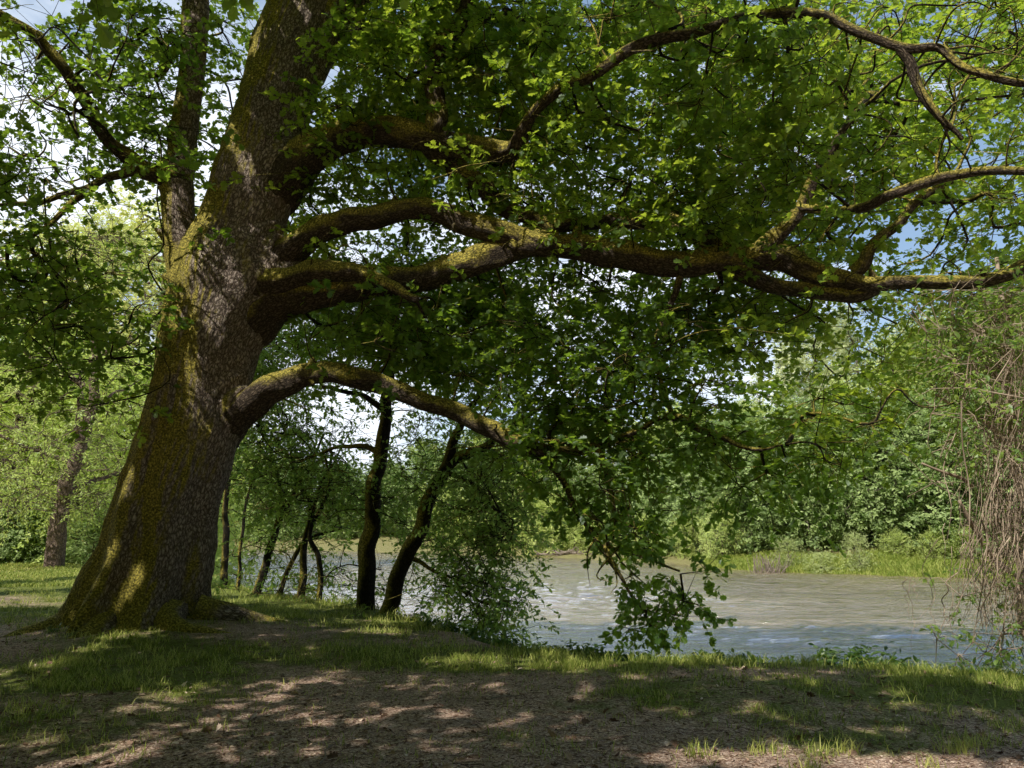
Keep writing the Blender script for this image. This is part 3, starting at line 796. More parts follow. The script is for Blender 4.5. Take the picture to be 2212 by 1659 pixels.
sprays(crown, tw, nodes[~low_], 6, 13, spread=(.29, .29, .15), size=.108, tone=(0, .85))
# the part of the crown above, beside and behind the picture
cand = []
while len(cand) < 3000:
    a = RS.rand() * 2 * math.pi; rr_ = 13.5 * math.sqrt(RS.rand())
    X_, Y_ = TRUNK[0] - 1.5 + rr_ * math.cos(a), TRUNK[1] - 3.0 + rr_ * math.sin(a)
    zt = 15.5 * (1 - (rr_ / 15) ** 2) ** .5
    zl = 4.2 + 2.5 * RS.rand()
    z_ = zl + (zt - zl) * RS.rand() ** .8
    x, y, d = project(np.array([X_, Y_, z_]))
    if d > 0 and -60 < x < 2270 and -40 < y < 1700: continue
    if d > 0 and d < 6.0 and -520 < x < 2750 and -520 < y < 1800: continue
    if d > 0 and -130 < x < 2350 and -150 < y < 1700: continue
    if X_ > 1 and Y_ > 3 and RS.rand() < .85: continue
    pq = np.array([X_, Y_, z_]); pq = pq - SUNV * (pq @ SUNV)
    if fbm(pq[None], .8, 2)[0] < .37: continue
    cand.append([X_, Y_, z_])
cand = np.array(cand)
sprays(crown, tw, cand, 5, 12, spread=(.42, .42, .25), size=.19, L=.42)
grow(tw, np.vstack([nodes, cand]), skel, tip=.0065, maxr=.07)
rel(crown, TRUNK).build('crown', M_OAKLEAF, oak, False)
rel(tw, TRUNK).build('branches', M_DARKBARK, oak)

# ------------------------------------------------------------------ riverside trees behind the oak
RIV = [
 # row 0 at y=560, x0=480, cell 52
 '0024444455554',
 '0245555566666',
 '3456666666665',
 '5666665555555',
 '6665443344555',
 '6653210123444',
 '5653110113455',
 '5665321234565',
 '5566443456665',
 '5556655566665',
 '4445655456665',
 '3344544456653',
 '2234533345652',
 '2223433245561',
 '1212332013642',
 '0000000000531',
]
rspecs = [
 ('broad dark riverside tree, the thicker upright of the pair of trunks behind the low limb', [(790, 1300, 50, 15.8), (797, 1200, 46, 15.8), (806, 1100, 42, 15.8), (818, 1000, 38, 15.8), (833, 900, 31, 15.8), (842, 800, 24, 15.8), (850, 700, 18, 15.8), (850, 560, 10, 15.8)],
   [[(835, 890, 16, 15.8), (780, 850, 11, 15.6), (700, 840, 7, 15.4)], [(822, 980, 14, 15.8), (760, 960, 9, 15.9), (680, 985, 6, 16.1)], [(840, 850, 14, 15.8), (900, 800, 9, 15.5), (960, 740, 6, 15.2)]]),
 ('dark riverside tree leaning right with a forked trunk, over the water', [(832, 1298, 44, 15.2), (868, 1225, 42, 15.2), (902, 1150, 41, 15.1), (930, 1080, 37, 15.1), (958, 1015, 33, 15), (976, 960, 26, 15), (998, 910, 20, 15), (1035, 850, 14, 15), (1060, 760, 9, 15)],
   [[(940, 1050, 28, 15.1), (990, 990, 24, 15), (1050, 955, 18, 14.8), (1110, 910, 13, 14.6), (1180, 870, 8, 14.4)], [(958, 1020, 12, 15), (1030, 1050, 8, 14.7), (1090, 1120, 6, 14.4)], [(880, 1200, 10, 15.2), (950, 1240, 7, 14.9), (1010, 1280, 4, 14.6)]]),
 ('slim dark riverside tree right beside the oak trunk', [(487, 1262, 20, 20), (486, 1150, 17, 20), (492, 1050, 14, 20), (500, 900, 10, 20), (520, 760, 6, 20)], []),
 ('thin upright riverside sapling between oak and twisted stems', [(515, 1262, 11, 19.6), (520, 1180, 9, 19.6), (535, 1080, 8, 19.6), (560, 960, 6, 19.6)], []),
 ('crooked riverside tree bending right then back left', [(553, 1268, 24, 19), (585, 1180, 20, 19), (612, 1090, 16, 19), (590, 1000, 12, 19), (560, 900, 8, 19), (560, 780, 5, 19)],
   [[(600, 1130, 12, 19), (660, 1020, 8, 19), (700, 940, 5, 19)]]),
 ('slim riverside tree with a forked trunk bent to the left', [(648, 1275, 22, 18), (660, 1180, 18, 18), (672, 1110, 14, 18), (640, 1030, 10, 18), (620, 940, 6, 18)],
   [[(665, 1150, 13, 18), (700, 1080, 9, 18), (720, 980, 6, 18)]]),
 ('leaning riverside stem next to the thick upright trunk', [(690, 1275, 16, 17.4), (690, 1210, 14, 17.4), (668, 1150, 11, 17.4), (690, 1060, 8, 17.4), (740, 960, 5, 17.4)], []),
 ('gnarled riverside stem low over the water at the foot of the slim trees', [(600, 1275, 14, 18.4), (640, 1190, 11, 18.4), (700, 1150, 8, 18.2), (750, 1140, 5, 18)], []),
]
def riv_depth(x, y):
    base = np.interp(x, [480, 800, 1150], [19, 16, 14.2])
    return base + RS.randn() * .9
rn = cells(RIV, 470, 560, 52, riv_depth, .085, 3.4)
rn = np.vstack([rn, cells(['1112', '1233', '1343', '0332', '0010'], 900, 1090, 52, lambda x, y: 14 + RS.randn() * .4, .085, 2.0)])
q = fbm(rn + 9, .8, 2); rn = rn[q > .36]
keep = np.ones(len(rn), bool); px, py, pd = project(rn)
for j_, w_ in [(0, 48), (1, 72)]:
    lp_, _ = catmull(wpts(rspecs[j_][1][:7] if False else rspecs[j_][1])[0], wpts(rspecs[j_][1])[1], 6)
    lx, ly, ld_ = project(lp_)
    for i in range(len(rn)):
        j = np.argmin((lx - px[i]) ** 2 + (ly - py[i]) ** 2)
        if ly[j] > 860 and (lx[j] - px[i]) ** 2 + (ly[j] - py[i]) ** 2 < w_ * w_ and pd[i] < ld_[j] + .3 and RS.rand() < .9: keep[i] = False
rn = rn[keep]
tp = []
for lab, main, subs in rspecs:
    p, r = wpts(main); sk = [catmull(p, r, 4)[0]]
    for s_ in subs:
        a, b_ = wpts(s_); sk.append(catmull(a, b_, 4)[0])
    tp.append(np.vstack(sk))
own = np.argmin(np.stack([np.min(np.linalg.norm(rn[:, None] - t[None], axis=2), axis=1) * (1 if i < 2 else 1.15) for i, t in enumerate(tp)]), axis=0)
for i, (lab, main, subs) in enumerate(rspecs):
    p, r = wpts(main); r = r * .8
    zg = float(height(p[0][0], p[0][1]))
    p[0][2] = min(p[0][2], zg - .1)
    root = thing('riverside_tree', (p[0][0], p[0][1], zg), lab, 'tree', 'slender trees on the near river bank')
    t = MB(); t.tube(p, r, 18, sub=8, rough=.2, jit=.12, seed=i * 3.1)
    for s_ in subs:
        a, b_ = wpts(s_); t.tube(a, b_, 9, sub=6, jit=.15, rough=.1, seed=i)
    nd = rn[own == i]
    c = MB()
    sprays(c, t, nd, 5, 10, spread=(.34, .34, .26), size=.105, tpl=T_PLAIN, droop=.6, L=.36, flat=.5)
    grow(t, nd, tp[i], tip=.0055, maxr=.04)
    rel(t, root.location).build('trunk', M_DARKBARK, root)
    rel(c, root.location).build('crown', M_RIVLEAF, root, False)

# ------------------------------------------------------------------ generic free standing trees
def tree_proto(name, H, cr, trunk_r, lowest, shape, leaf, tpl, n_nodes, k, m_, lmat, bmat, spread, L=.5, droop=.3, lean=0.0, lobes=7, twig=.01, seed=0):
    """returns (root, parts); crown made of lobes of nodes inside an uneven volume"""
    rs = np.random.RandomState(seed)
    root = bpy.data.objects.new(name, None); C.objects.link(root); root.empty_display_size = .3
    t = MB(); c = MB()
    top = np.array([lean, 0, H * .86])
    pts = [[0, 0, -.4], [lean * .15, 0, H * .2], [lean * .45 + rs.randn() * .2, rs.randn() * .2, H * .45], [lean * .8, rs.randn() * .2, H * .7], top]
    t.tube(pts, [trunk_r * 1.35, trunk_r, trunk_r * .75, trunk_r * .45, trunk_r * .15], 12, sub=6, rough=.15, jit=.2, seed=seed)
    sk = [catmull(np.array(pts), np.ones(5), 6)[0][6:]]
    for b in range(lobes):
        z0 = H * (lowest + (.75 - lowest) * b / lobes)
        a = b * 2.4 + rs.rand()
        ln = cr * (.9 - .45 * b / lobes)
        st = np.array([lean * z0 / H, 0, z0])
        e = st + np.array([math.cos(a) * ln, math.sin(a) * ln, H * .14])
        mid = (st + e) / 2 + np.array([0, 0, -H * .01])
        t.tube([st, mid, e], [trunk_r * .4, trunk_r * .25, trunk_r * .08], 6, sub=4, jit=.3, seed=b)
        sk.append(np.linspace(st, e, 8)[2:])
    cl = [(rs.randn(3) * [.42 * cr, .42 * cr, .2 * H] + [lean * .6, 0, H * .6], .35 + .35 * rs.rand()) for _ in range(9)]
    out = []
    while len(out) < n_nodes:
        u = rs.rand()
        z = H * (lowest * .7 + (1 - lowest * .7) * u)
        prof = {'round': math.sqrt(max(0, 1 - (2 * u - .95) ** 2)), 'tall': (max(0, 4 * u * (1 - u))) ** .45 * (1.05 - .4 * u), 'bush': math.sqrt(max(0, 1 - u * u)), 'wide': math.sqrt(max(0, 1 - (1.7 * u - .7) ** 2))}[shape]
        a = rs.rand() * 2 * math.pi
        rr_ = cr * prof * (rs.rand() ** .42)
        q = np.array([math.cos(a) * rr_ + lean * u, math.sin(a) * rr_, z])
        lump = fbm(q[None] + seed * 5, 2.2 / cr, 2)[0]
        edge = rr_ / (cr * prof + 1e-6)
        if lump < .40 + .16 * edge ** 2: continue
        out.append(q)
    out = np.array(out)
    ce = np.array([lean * .5, 0, H * .55])
    o_ = out - ce; o_ /= np.linalg.norm(o_, axis=1)[:, None] + 1e-6
    sprays(c, t if twig else None, out, k, m_, spread=spread, size=leaf, tpl=tpl, L=L, droop=droop, twig=twig, flat=.7, out=o_)
    grow(t, out, np.vstack(sk), tip=twig if twig else .015, maxr=trunk_r * .3, sides=4)
    a = t.build('trunk', bmat, root); b = c.build('crown', lmat, root, False)
    return root

def place(root, x, y, Yd, s, rot, label, cat, group, first=False, z=None, sz=1.0):
    if first: o = root
    else:
        o = root.copy(); C.objects.link(o)
        for ch in root.children:
            if ch.name.split('.')[0] in ('trunk', 'crown', 'stems', 'leaves', 'blades'):
                d = ch.copy(); C.objects.link(d); d.parent = o
    if y is None:
        X_ = (x - CX) / F * Yd * 1.0
        t = Yd / (cp + (1160 - CY) / F * sp)
        X_ = (x - CX) / F * t
        o.location = (X_, Yd, float(height(X_, Yd)) - .05)
    o.scale = (s, s, s * sz); o.rotation_euler = (0, 0, rot)
    tag(o, label, cat, group)
    return o

# trees beyond the lawn on the left
lt = tree_proto('lawn_tree', 13, 4.6, .27, .22, 'round', .16, T_LONG, 420, 5, 10, M_LAWNLEAF, M_LAWNBARK, (.5, .5, .35), .5, .9, lean=.8, seed=3, twig=.007)
place(lt, 122, None, 29, 1.0, .3, 'pale green tree with a sunlit pinkish trunk on the lawn, left of the oak', 'tree', 'trees beyond the lawn', True)
yt = tree_proto('lawn_tree', 19, 5.5, .35, .15, 'round', .30, T_SMALL, 650, 5, 9, M_YELLEAF, M_LAWNBARK, (.7, .7, .5), .6, .3, seed=5, twig=0)
place(yt, 300, None, 50, 1.35, 0, 'tall yellow green tree seen between the oak trunk and the hanging crown', 'tree', 'trees beyond the lawn', True)
place(yt, 110, None, 56, 1.5, 2, 'tall yellow green tree far left behind the lawn', 'tree', 'trees beyond the lawn')
gt = tree_proto('lawn_tree', 12, 4.8, .25, .03, 'wide', .20, T_SMALL, 700, 6, 9, M_LAWNLEAF, M_DARKBARK, (.5, .5, .4), .45, .3, seed=8, twig=0)
place(gt, 290, None, 36, .95, 1, 'bushy fresh green tree right behind the oak trunk', 'tree', 'trees beyond the lawn', True)
for i, (x, d, s, r_) in enumerate([(20, 35, .9, 2.2), (200, 42, 1.05, .5), (420, 45, .9, 3.6), (-90, 38, 1.1, 4), (110, 48, 1.2, 5)]):
    place(gt, x, None, d, s, r_, 'bushy green tree in the wall of trees at the end of the lawn', 'tree', 'bushy trees closing the lawn')
dk = tree_proto('lawn_bush', 3.4, 2.2, .06, .0, 'bush', .14, T_SMALL, 260, 6, 9, M_DARKLEAF, M_DARKBARK, (.32, .32, .25), .35, .3, seed=12, twig=0)
for i, (x, d, s) in enumerate([(15, 33, .8), (75, 34.5, .7), (180, 34, .75), (230, 33, .85), (-50, 33, 1.0), (130, 36, .9), (290, 33, .8)]):
    place(dk, x, None, d, s, i * 1.3, 'dark green bush at the shaded edge of the lawn', 'bush', 'bushes at the edge of the lawn', i == 0)

# far bank
fa = tree_proto('far_tree', 14, 5.5, .3, .05, 'wide', .36, T_SMALL, 620, 5, 9, M_FARLEAF, M_FARBARK, (.75, .75, .55), .7, .35, seed=21, twig=0)
fb = tree_proto('far_tree', 20, 5.0, .3, .12, 'tall', .34, T_SMALL, 640, 5, 8, M_PALELEAF, M_FARBARK, (.6, .6, .6), .7, .3, seed=22, twig=0)
fc = tree_proto('far_tree', 12, 5.2, .28, .02, 'wide', .34, T_SMALL, 700, 5, 9, M_DARKLEAF, M_FARBARK, (.7, .7, .5), .7, .35, seed=23, twig=0)
fd = tree_proto('far_tree', 16, 4.4, .3, .1, 'round', .34, T_LONG, 620, 5, 9, M_FARLEAF, M_FARBARK, (.6, .6, .6), .7, .8, seed=24, twig=0)
G_F = 'trees of the wood on the far bank'
used = set()
def far(pr, x, d, s, r_, lab, sz=1.0):
    place(pr, x, None, d, s, r_, lab, 'tree', G_F, pr.name not in used, sz=sz); used.add(pr.name)
PL = 'tall pale silvery tree rising behind the far bank wood'
MID = 'mid green leafy tree in the wood along the far bank'
DKL = 'dark bluish green tree standing low over the far waterline'
LNG = 'loose willow like tree in the far bank wood'
for (x, d, s, r_, sz) in [(1700, 98, 1.2, .3, 1.0), (1790, 102, 1.3, 1.7, 1.1), (1880, 96, 1.25, 3, 1.1), (1620, 100, .85, 4, .95), (1975, 92, 1.15, 5, 1.05), (2080, 88, 1.2, 2, 1.05), (2200, 84, 1.2, 1, 1.05), (1500, 104, .8, 2.5, .9), (1400, 108, .8, 1.5, .9)]:
    far(fb, x, d, s, r_, PL, sz)
for (x, d, s, r_) in [(1960, 68, 1.1, .5), (2120, 62, 1.25, 2), (2260, 60, 1.3, 4), (1450, 88, 1.0, 1), (1540, 84, .95, 3), (1640, 80, .9, 5), (1330, 94, .95, 2.4), (1230, 100, .95, .7), (1130, 106, 1.0, 4.1), (1030, 112, 1.0, 1.9), (930, 116, .9, 3.3), (830, 118, .7, .2), (730, 120, .7, 2.9), (620, 122, .8, 5.1), (520, 126, .9, 1.2)]:
    far(fa, x, d, s, r_, MID)
for (x, d, s, r_) in [(1480, 68, .75, 0), (1560, 64, .8, 2), (1640, 60, .8, 4), (1730, 59, .85, 1), (1820, 58, .8, 3), (1910, 56, .8, 5), (2010, 55, .85, 2.2), (2110, 53, .85, .6), (2210, 52, .9, 3.7), (1400, 76, .7, 1.5), (1310, 84, .6, 3.1), (1230, 84, .7, 4), (1150, 90, .7, .3), (1070, 92, .75, 5), (990, 95, .7, 1.2), (910, 97, .8, 2.2), (830, 100, .75, 3.3), (750, 102, .75, 4.2), (670, 105, .8, .1), (590, 107, .8, 1.1), (510, 110, .85, 2.7), (430, 113, .9, 3.9)]:
    far(fc, x, d, s, r_, DKL)
for (x, d, s, r_) in [(1840, 72, .95, 0), (1720, 74, .8, 2), (1440, 80, .8, 4), (1190, 90, .75, 1), (2060, 66, 1.0, 3), (1080, 98, .7, 2), (980, 104, .7, 4)]:
    far(fd, x, d, s, r_, LNG)
M_BUSHLEAF = leaf_mat('bush_leaf', [(.26, .32, .13), (.46, .52, .22), (.68, .72, .36)], [(.5, .6, .2), (.8, .85, .35)], .35, spec=.1)
bu = tree_proto('far_bush', 2.4, 1.3, .04, .0, 'wide', .17, T_LONG, 120, 5, 8, M_BUSHLEAF, M_FARBARK, (.25, .25, .25), .3, .1, seed=31, twig=0)
bu2 = tree_proto('far_bush', 2.8, 1.5, .05, .0, 'wide', .2, T_LONG, 130, 5, 8, M_FARLEAF, M_FARBARK, (.3, .3, .35), .4, -.1, seed=37, twig=0)
bb = [(1770, 49, .62, 'light green bush on the grassy far spit, next to the dead brush'), (1850, 48.5, .7, 'light green bush in the middle of the grassy far spit'), (1700, 51, .7, 'low bush beside the dead reeds on the far bank'),
      (1935, 52, .5, None), (1560, 59, .8, None), (1490, 63, .8, None), (1195, 76, 1.5, None), (1160, 79, 1.6, None), (1100, 82, 1.4, None), (1040, 86, 1.4, None), (1300, 72, 1.1, None), (1240, 75, .8, None), (2010, 51, .45, None), (2090, 50, .6, None), (960, 88, 1.5, None), (1390, 67, .8, None)]
for i, (x, d, s, lab) in enumerate(bb):
    place(bu if i < 3 else bu2, x, None, d, s * (1 if i < 3 else 1.25), i * 1.7, lab or 'green bush lining the far waterline', 'bush', 'bushes on the far bank', i in (0, 3), sz=.8 + .6 * ((i * 37) % 10) / 10)

# ------------------------------------------------------------------ grass, litter
def blades(mb, X, Y_, h, w, lean=.35, attr=None):
    n = len(X)
    z = height(X, Y_)
    base = np.stack([X, Y_, z - .005], 1)
    a = RS.rand(n) * 2 * np.pi
    s = np.stack([np.cos(a), np.sin(a), np.zeros(n)], 1) * (w / 2)[:, None]
    b = RS.rand(n) * 2 * np.pi
    ln = (RS.rand(n) ** .7 * lean * h * 1.6)[:, None]
    dv = np.stack([np.cos(b), np.sin(b), np.zeros(n)], 1) * ln
    up = np.array([[0, 0, 1.0]]) * h[:, None]
    V = np.stack([base - s, base + s, base + s * .7 + up * .55 + dv * .35, base - s * .7 + up * .55 + dv * .35, base + up * .92 + dv], 1)
    o = np.arange(n)[:, None] * 5
    at = RS.rand(n) if attr is None else attr
    mb.add(V.reshape(-1, 3), o + np.array([[3, 2, 4]]), o + np.array([[0, 1, 2, 3]]), np.repeat(at, 5))

gm = MB()
def scatter(n, x0, x1, y0, y1):
    """ground points spread evenly over the ground strip seen from the camera, denser near it"""
    y = y0 * (y1 / y0) ** RS.rand(n)
    x = (RS.rand(n) * (x1 - x0) + x0) * y
    return x, y
X, Yq = scatter(420000, -.78, .78, 4.3, 26)
s = near_s(X, Yq)
gness = greenness(X, Yq)
clump = fbm(np.stack([X, Yq, X * 0], -1), 6, 2)
keep = (s < 1.2) & (RS.rand(len(X)) < np.clip((gness - .25) * .85, .07, 1) * np.where(Yq < 8, .5, 1) * np.clip((fbm(np.stack([X, Yq, X * 0 + 3], -1), 2.3, 3) - .36) * 6, .12, 1) * np.clip((clump - .25) * 3, .1, 1))
keep &= ((X - TRUNK[0]) ** 2 + (Yq - TRUNK[1]) ** 2 > .75)
X, Yq = X[keep], Yq[keep]
h = (.025 + .05 * RS.rand(len(X)) ** 2 + .03 * gness[keep]) * (1 + .5 * smooth(-.6, .3, near_s(X, Yq))) * (1 + .02 * Yq)
blades(gm, X, Yq, h, .004 + .0006 * Yq + 0 * h, .6)
# the lawn further back on the left
X, Yq = scatter(90000, -.95, .1, 20, 42)
keep = near_s(X, Yq) < .8
X, Yq = X[keep], Yq[keep]
blades(gm, X, Yq, .07 + .05 * RS.rand(len(X)), .03 + 0 * X, .6)
tag(gm.build('grass', M_GRASS, None, False), 'short green grass growing in patches over the bare shaded soil and the lawn', 'grass', kind='stuff')

# taller tufts, each one a thing
def tuft(loc, n, hmax, label, group='grass tufts on the bare soil', spread=.07):
    mb = MB()
    X = loc[0] + RS.randn(n) * spread; Y_ = loc[1] + RS.randn(n) * spread * .7
    blades(mb, X, Y_, hmax * (.35 + .65 * RS.rand(n)), .005 + .004 * RS.rand(n), .55, .35 + .65 * RS.rand(n))
    z = float(height(loc[0], loc[1]))
    return tag(rel_obj(mb, (loc[0], loc[1], z), 'grass_tuft', M_GRASS), label, 'grass tuft', group)
def rel_obj(mb, base, name, mat):
    rel(mb, base); o = mb.build(name, mat, None, False); o.location = [float(q) for q in base]; return o
TL = 'thin tuft of long grass blades on the sunlit bare soil'
for (x, y, n_, h_, lab) in [(465, 1438, 12, .22, 'lone upright tuft of grass in the shade right of the oak roots'), (1510, 1622, 60, .14, 'wide grass tuft in the sunlit soil, left of the two brightest tufts'), (1650, 1612, 45, .14, TL), (1830, 1610, 60, .16, TL), (2075, 1612, 70, .17, 'tallest grass tuft near the right bottom corner'), (2105, 1600, 40, .14, TL), (2000, 1640, 40, .12, TL), (1740, 1650, 60, .12, TL),
                            (120, 1600, 30, .12, TL), (70, 1520, 40, .12, TL), (240, 1570, 30, .13, TL), (1010, 1420, 60, .12, 'sunlit grass tuft on the bank in front of the drooping branches'), (1250, 1428, 70, .14, TL), (1160, 1434, 60, .11, TL), (1650, 1530, 30, .1, TL), (450, 1520, 40, .09, TL), (110, 1295, 80, .12, 'bright grass tuft on the lawn left of the oak roots'), (40, 1300, 50, .1, TL), (860, 1365, 40, .12, TL), (730, 1310, 80, .14, TL), (900, 1335, 60, .14, TL), (1950, 1470, 60, .12, TL), (2150, 1460, 80, .16, TL)]:
    tuft(ground_at(x, y), n_, h_, lab)

lm = MB()
X, Yq = scatter(110000, -.78, .78, 4.3, 15)
gn = greenness(X, Yq)
keep = (near_s(X, Yq) < .2) & (RS.rand(len(X)) > gn * .8) & ((X - TRUNK[0]) ** 2 + (Yq - TRUNK[1]) ** 2 > .5)
X, Yq, = X[keep], Yq[keep]
pos = np.stack([X, Yq, height(X, Yq) + .004], 1)
leaves(lm, pos, rnd(len(X)) * [1, 1, .12], np.array([0, 0, 1.]) + rnd(len(X), .28), .007 + .045 * RS.rand(len(X)) ** 4, T_SMALL, RS.rand(len(X)), .5)
X, Yq = scatter(1500, -.78, .78, 4.3, 13); keep = near_s(X, Yq) < -.2; X, Yq = X[keep], Yq[keep]
pos = np.stack([X, Yq, height(X, Yq) + .012], 1)
leaves(lm, pos, rnd(len(X)) * [1, 1, .25], np.array([0, 0, 1.]) + rnd(len(X), .5), .035 + .05 * RS.rand(len(X)), T_OAK, RS.rand(len(X)), .9)
n_ = 9000
X, Yq = scatter(n_, -.78, .78, 4.3, 12); keep = near_s(X, Yq) < 0; X, Yq = X[keep], Yq[keep]
A = np.stack([X, Yq, height(X, Yq) + .005], 1); d = rnd(len(X)) * [1, 1, .05]; d /= np.linalg.norm(d, axis=1)[:, None]
lm.sticks(A, A + d * (.02 + .16 * RS.rand(len(X)) ** 3)[:, None], .0025, .001)
tag(lm.build('leaf_litter', M_LITTER, None, False), 'brown leaf litter and crumbs of bark strewn over the bare soil', 'leaf litter', kind='stuff')

# fallen twigs
for i, (x, y, x2, y2, r_, lab) in enumerate([(320, 1383, 400, 1366, .014, 'pale fallen stick lying at the foot of the oak'), (1060, 1502, 1125, 1496, .006, 'thin fallen twig in the middle of the bare soil'), (690, 1655, 715, 1610, .006, 'short fallen twig at the bottom edge left of centre'), (1300, 1480, 1345, 1470, .006, 'fallen twig in the shade below the long drooping branch'), (520, 1410, 590, 1418, .009, 'dark fallen twig right of the oak roots'), (1640, 1560, 1700, 1548, .006, 'fallen twig on the grassy soil right of centre')]):
    a, b_ = ground_at(x, y), ground_at(x2, y2)
    pts = []
    for t in np.linspace(0, 1, 6):
        q = a + (b_ - a) * t; pts.append([q[0] + .02 * math.sin(t * 7), q[1], float(height(q[0], q[1])) + .012 + .01 * math.sin(t * 5)])
    mb = MB(); mb.tube(pts, [r_ * (1 - .12 * k) for k in range(6)], 8, sub=3, rough=.2, seed=i)
    pm = np.array(pts[3]); mb.tube([pm, pm + [.03, .06, .02], pm + [.05, .12, .015]], [r_ * .5, r_ * .4, r_ * .2], 6, sub=3)
    tag(rel_obj(mb, pts[0], 'fallen_twig', M_PALEWOOD), lab, 'twig', 'fallen twigs on the soil')

# weeds and seedlings
def weed(loc, n, h, size, label, group, name='weed', spread=.05, tpl=T_PLAIN):
    z = float(height(loc[0], loc[1]))
    root = thing(name, (loc[0], loc[1], z), label, 'plant', group)
    st = MB(); lf = MB()
    A = np.zeros((n, 3)) + [0, 0, -.01]
    tip = A + np.stack([RS.randn(n) * spread, RS.randn(n) * spread, np.zeros(n)], 1) + np.stack([RS.randn(n) * h * .4, RS.randn(n) * h * .4, h * (.5 + .5 * RS.rand(n))], 1)
    st.sticks(A, tip, .003, .0015)
    k = 7
    ci = np.repeat(np.arange(n), k); t = np.tile(np.linspace(.35, 1, k), n)[:, None]
    pos = A[ci] + (tip - A)[ci] * t
    leaves(lf, pos, rnd(n * k) * [1, 1, .4], np.array([0, 0, 1.]) + rnd(n * k, .35), size * (.6 + .7 * RS.rand(n * k)), tpl, RS.rand(n * k))
    st.build('stems', M_WEED, root); lf.build('leaves', M_WEED, root, False)
    return root
weed(ground_at(338, 1368), 7, .14, .07, 'bright oak seedling with a few broad leaves against the oak roots', 'seedlings at the foot of the oak', 'seedling', tpl=T_OAK)
weed(ground_at(275, 1376), 6, .09, .06, 'small light green weed left of the bright seedling', 'seedlings at the foot of the oak', 'seedling')
weed(ground_at(112, 1380), 6, .10, .05, 'small weed at the left root of the oak', 'seedlings at the foot of the oak', 'seedling')
WL = 'low leafy weed on the lip of the river bank'
xs = list(np.linspace(900, 2190, 46))
for i, x in enumerate(xs):
    yy = np.interp(x, [900, 1050, 1200, 1400, 1700, 2000, 2212], [1335, 1372, 1393, 1407, 1413, 1424, 1442]) + RS.randn() * 3
    big = 1.0 + 1.2 * math.exp(-((x - 1860) / 90) ** 2) + .5 * math.exp(-((x - 2120) / 90) ** 2)
    weed(ground_at(x, yy - 3), int(7 + 7 * big), (.12 + .09 * RS.rand()) * big, .075 + .03 * RS.rand(), WL, 'weeds along the bank lip', spread=.09 * big)
weed(ground_at(1560, 1404), 5, .24, .09, 'single broad leaved weed standing out against the water', 'weeds along the bank lip')

# ------------------------------------------------------------------ far spit: grass, reeds, driftwood
def far_xy(x, d):
    return (x - CX) / F * d / (cp + (1180 - CY) / F * sp), d
gm = MB()
X = 14 + 22 * RS.rand(26000); off = RS.rand(26000) ** 1.3 * 8
Yq = np.interp(X, FX, FY) + off - .2
blades(gm, X, Yq, .25 + .5 * RS.rand(len(X)) * (vnoise(np.stack([X, Yq, X * 0], -1), .4)), (.07 + 0 * X), .5, .15 + .5 * RS.rand(len(X)))
tag(gm.build('spit_grass', M_GRASS, None, False), 'bright green grass covering the low spit of the far bank', 'grass', kind='stuff')
def dead_brush(x, d, n, h, lab, spread, mat, name):
    X_, Y_ = far_xy(x, d); z = float(height(X_, Y_))
    mb = MB()
    for k in range(n):
        a = RS.randn(3) * [spread, spread * .5, .02]
        tp_ = a + [RS.randn() * h * .35, RS.randn() * h * .2, h * (.4 + .6 * RS.rand())]
        md = (a + tp_) / 2 + rnd(1, .1)[0]
        mb.tube([a, md, tp_], [.035, .025, .01], 5, sub=3, cap=False)
    o = mb.build(name, mat); o.location = (X_, Y_, z)
    tag(o, lab, 'driftwood')
dead_brush(1655, 49.5, 60, 1.7, 'pale dead brush sticking up at the left tip of the grassy spit', .5, M_PALEWOOD, 'dead_brush')
mb = MB(); X_, Y_ = far_xy(1250, 73)
for k in range(60):
    a = RS.randn(3) * [2.2, .5, 0] + [0, 0, .1 + RS.rand() * .35]; a_ = RS.rand() * 3.14
    mb.tube([a, a + np.array([math.cos(a_) * .8, .1, .1 * RS.randn()]), a + np.array([math.cos(a_) * 1.5, .2, .2 + .2 * RS.randn()])], [.09, .07, .03], 6, sub=3)
o = mb.build('driftwood_pile', M_PALEWOOD); o.location = (X_, Y_, WZ + .05)
tag(o, 'pale driftwood pile stranded at the far waterline behind the drooping branches', 'driftwood')

# ------------------------------------------------------------------ right edge: vine-hung tree
rt = thing('riverside_tree', (*ground_at(2235, 1432)[:2], 0), 'slim tree at the right edge carrying a curtain of dry vines', 'tree')
base = np.array(rt.location)
t = MB(); cr_ = MB()
p, r = wpts([(2232, 1440, 26, 9.4), (2215, 1300, 22, 9.6), (2222, 1150, 20, 9.7), (2190, 980, 18, 9.8), (2185, 850, 15, 9.8), (2175, 700, 12, 9.9), (2150, 560, 8, 10)])
t.tube(p, r, 14, sub=6, rough=.2, jit=.1); sk = [catmull(p, r, 4)[0]]
for sb in [[(2190, 980, 14, 9.8), (2110, 900, 10, 9.6), (2020, 860, 6, 9.4)], [(2222, 1260, 12, 9.6), (2150, 1210, 13, 9.5), (2110, 1150, 11, 9.4), (2070, 1085, 7, 9.3)], [(2180, 760, 12, 9.9), (2100, 700, 9, 10), (2040, 690, 6, 10)], [(2185, 850, 12, 9.8), (2120, 770, 8, 9.7), (2060, 740, 5, 9.6)], [(2100, 1050, 9, 9.4), (2050, 1020, 7, 9.2), (2000, 1000, 5, 9.1)]]:
    a, b_ = wpts(sb); t.tube(a, b_, 8, sub=6, jit=.12, rough=.15); sk.append(catmull(a, b_, 4)[0])
RM = ['1235666', '1246777', '1346766', '2456655', '2455544', '2334333', '1233222', '0122222', '0012111', '0011111', '0001111', '0001111', '0001112', '0001123', '0000134', '0012344']
RM = ['00' + q_[2:] for q_ in RM]
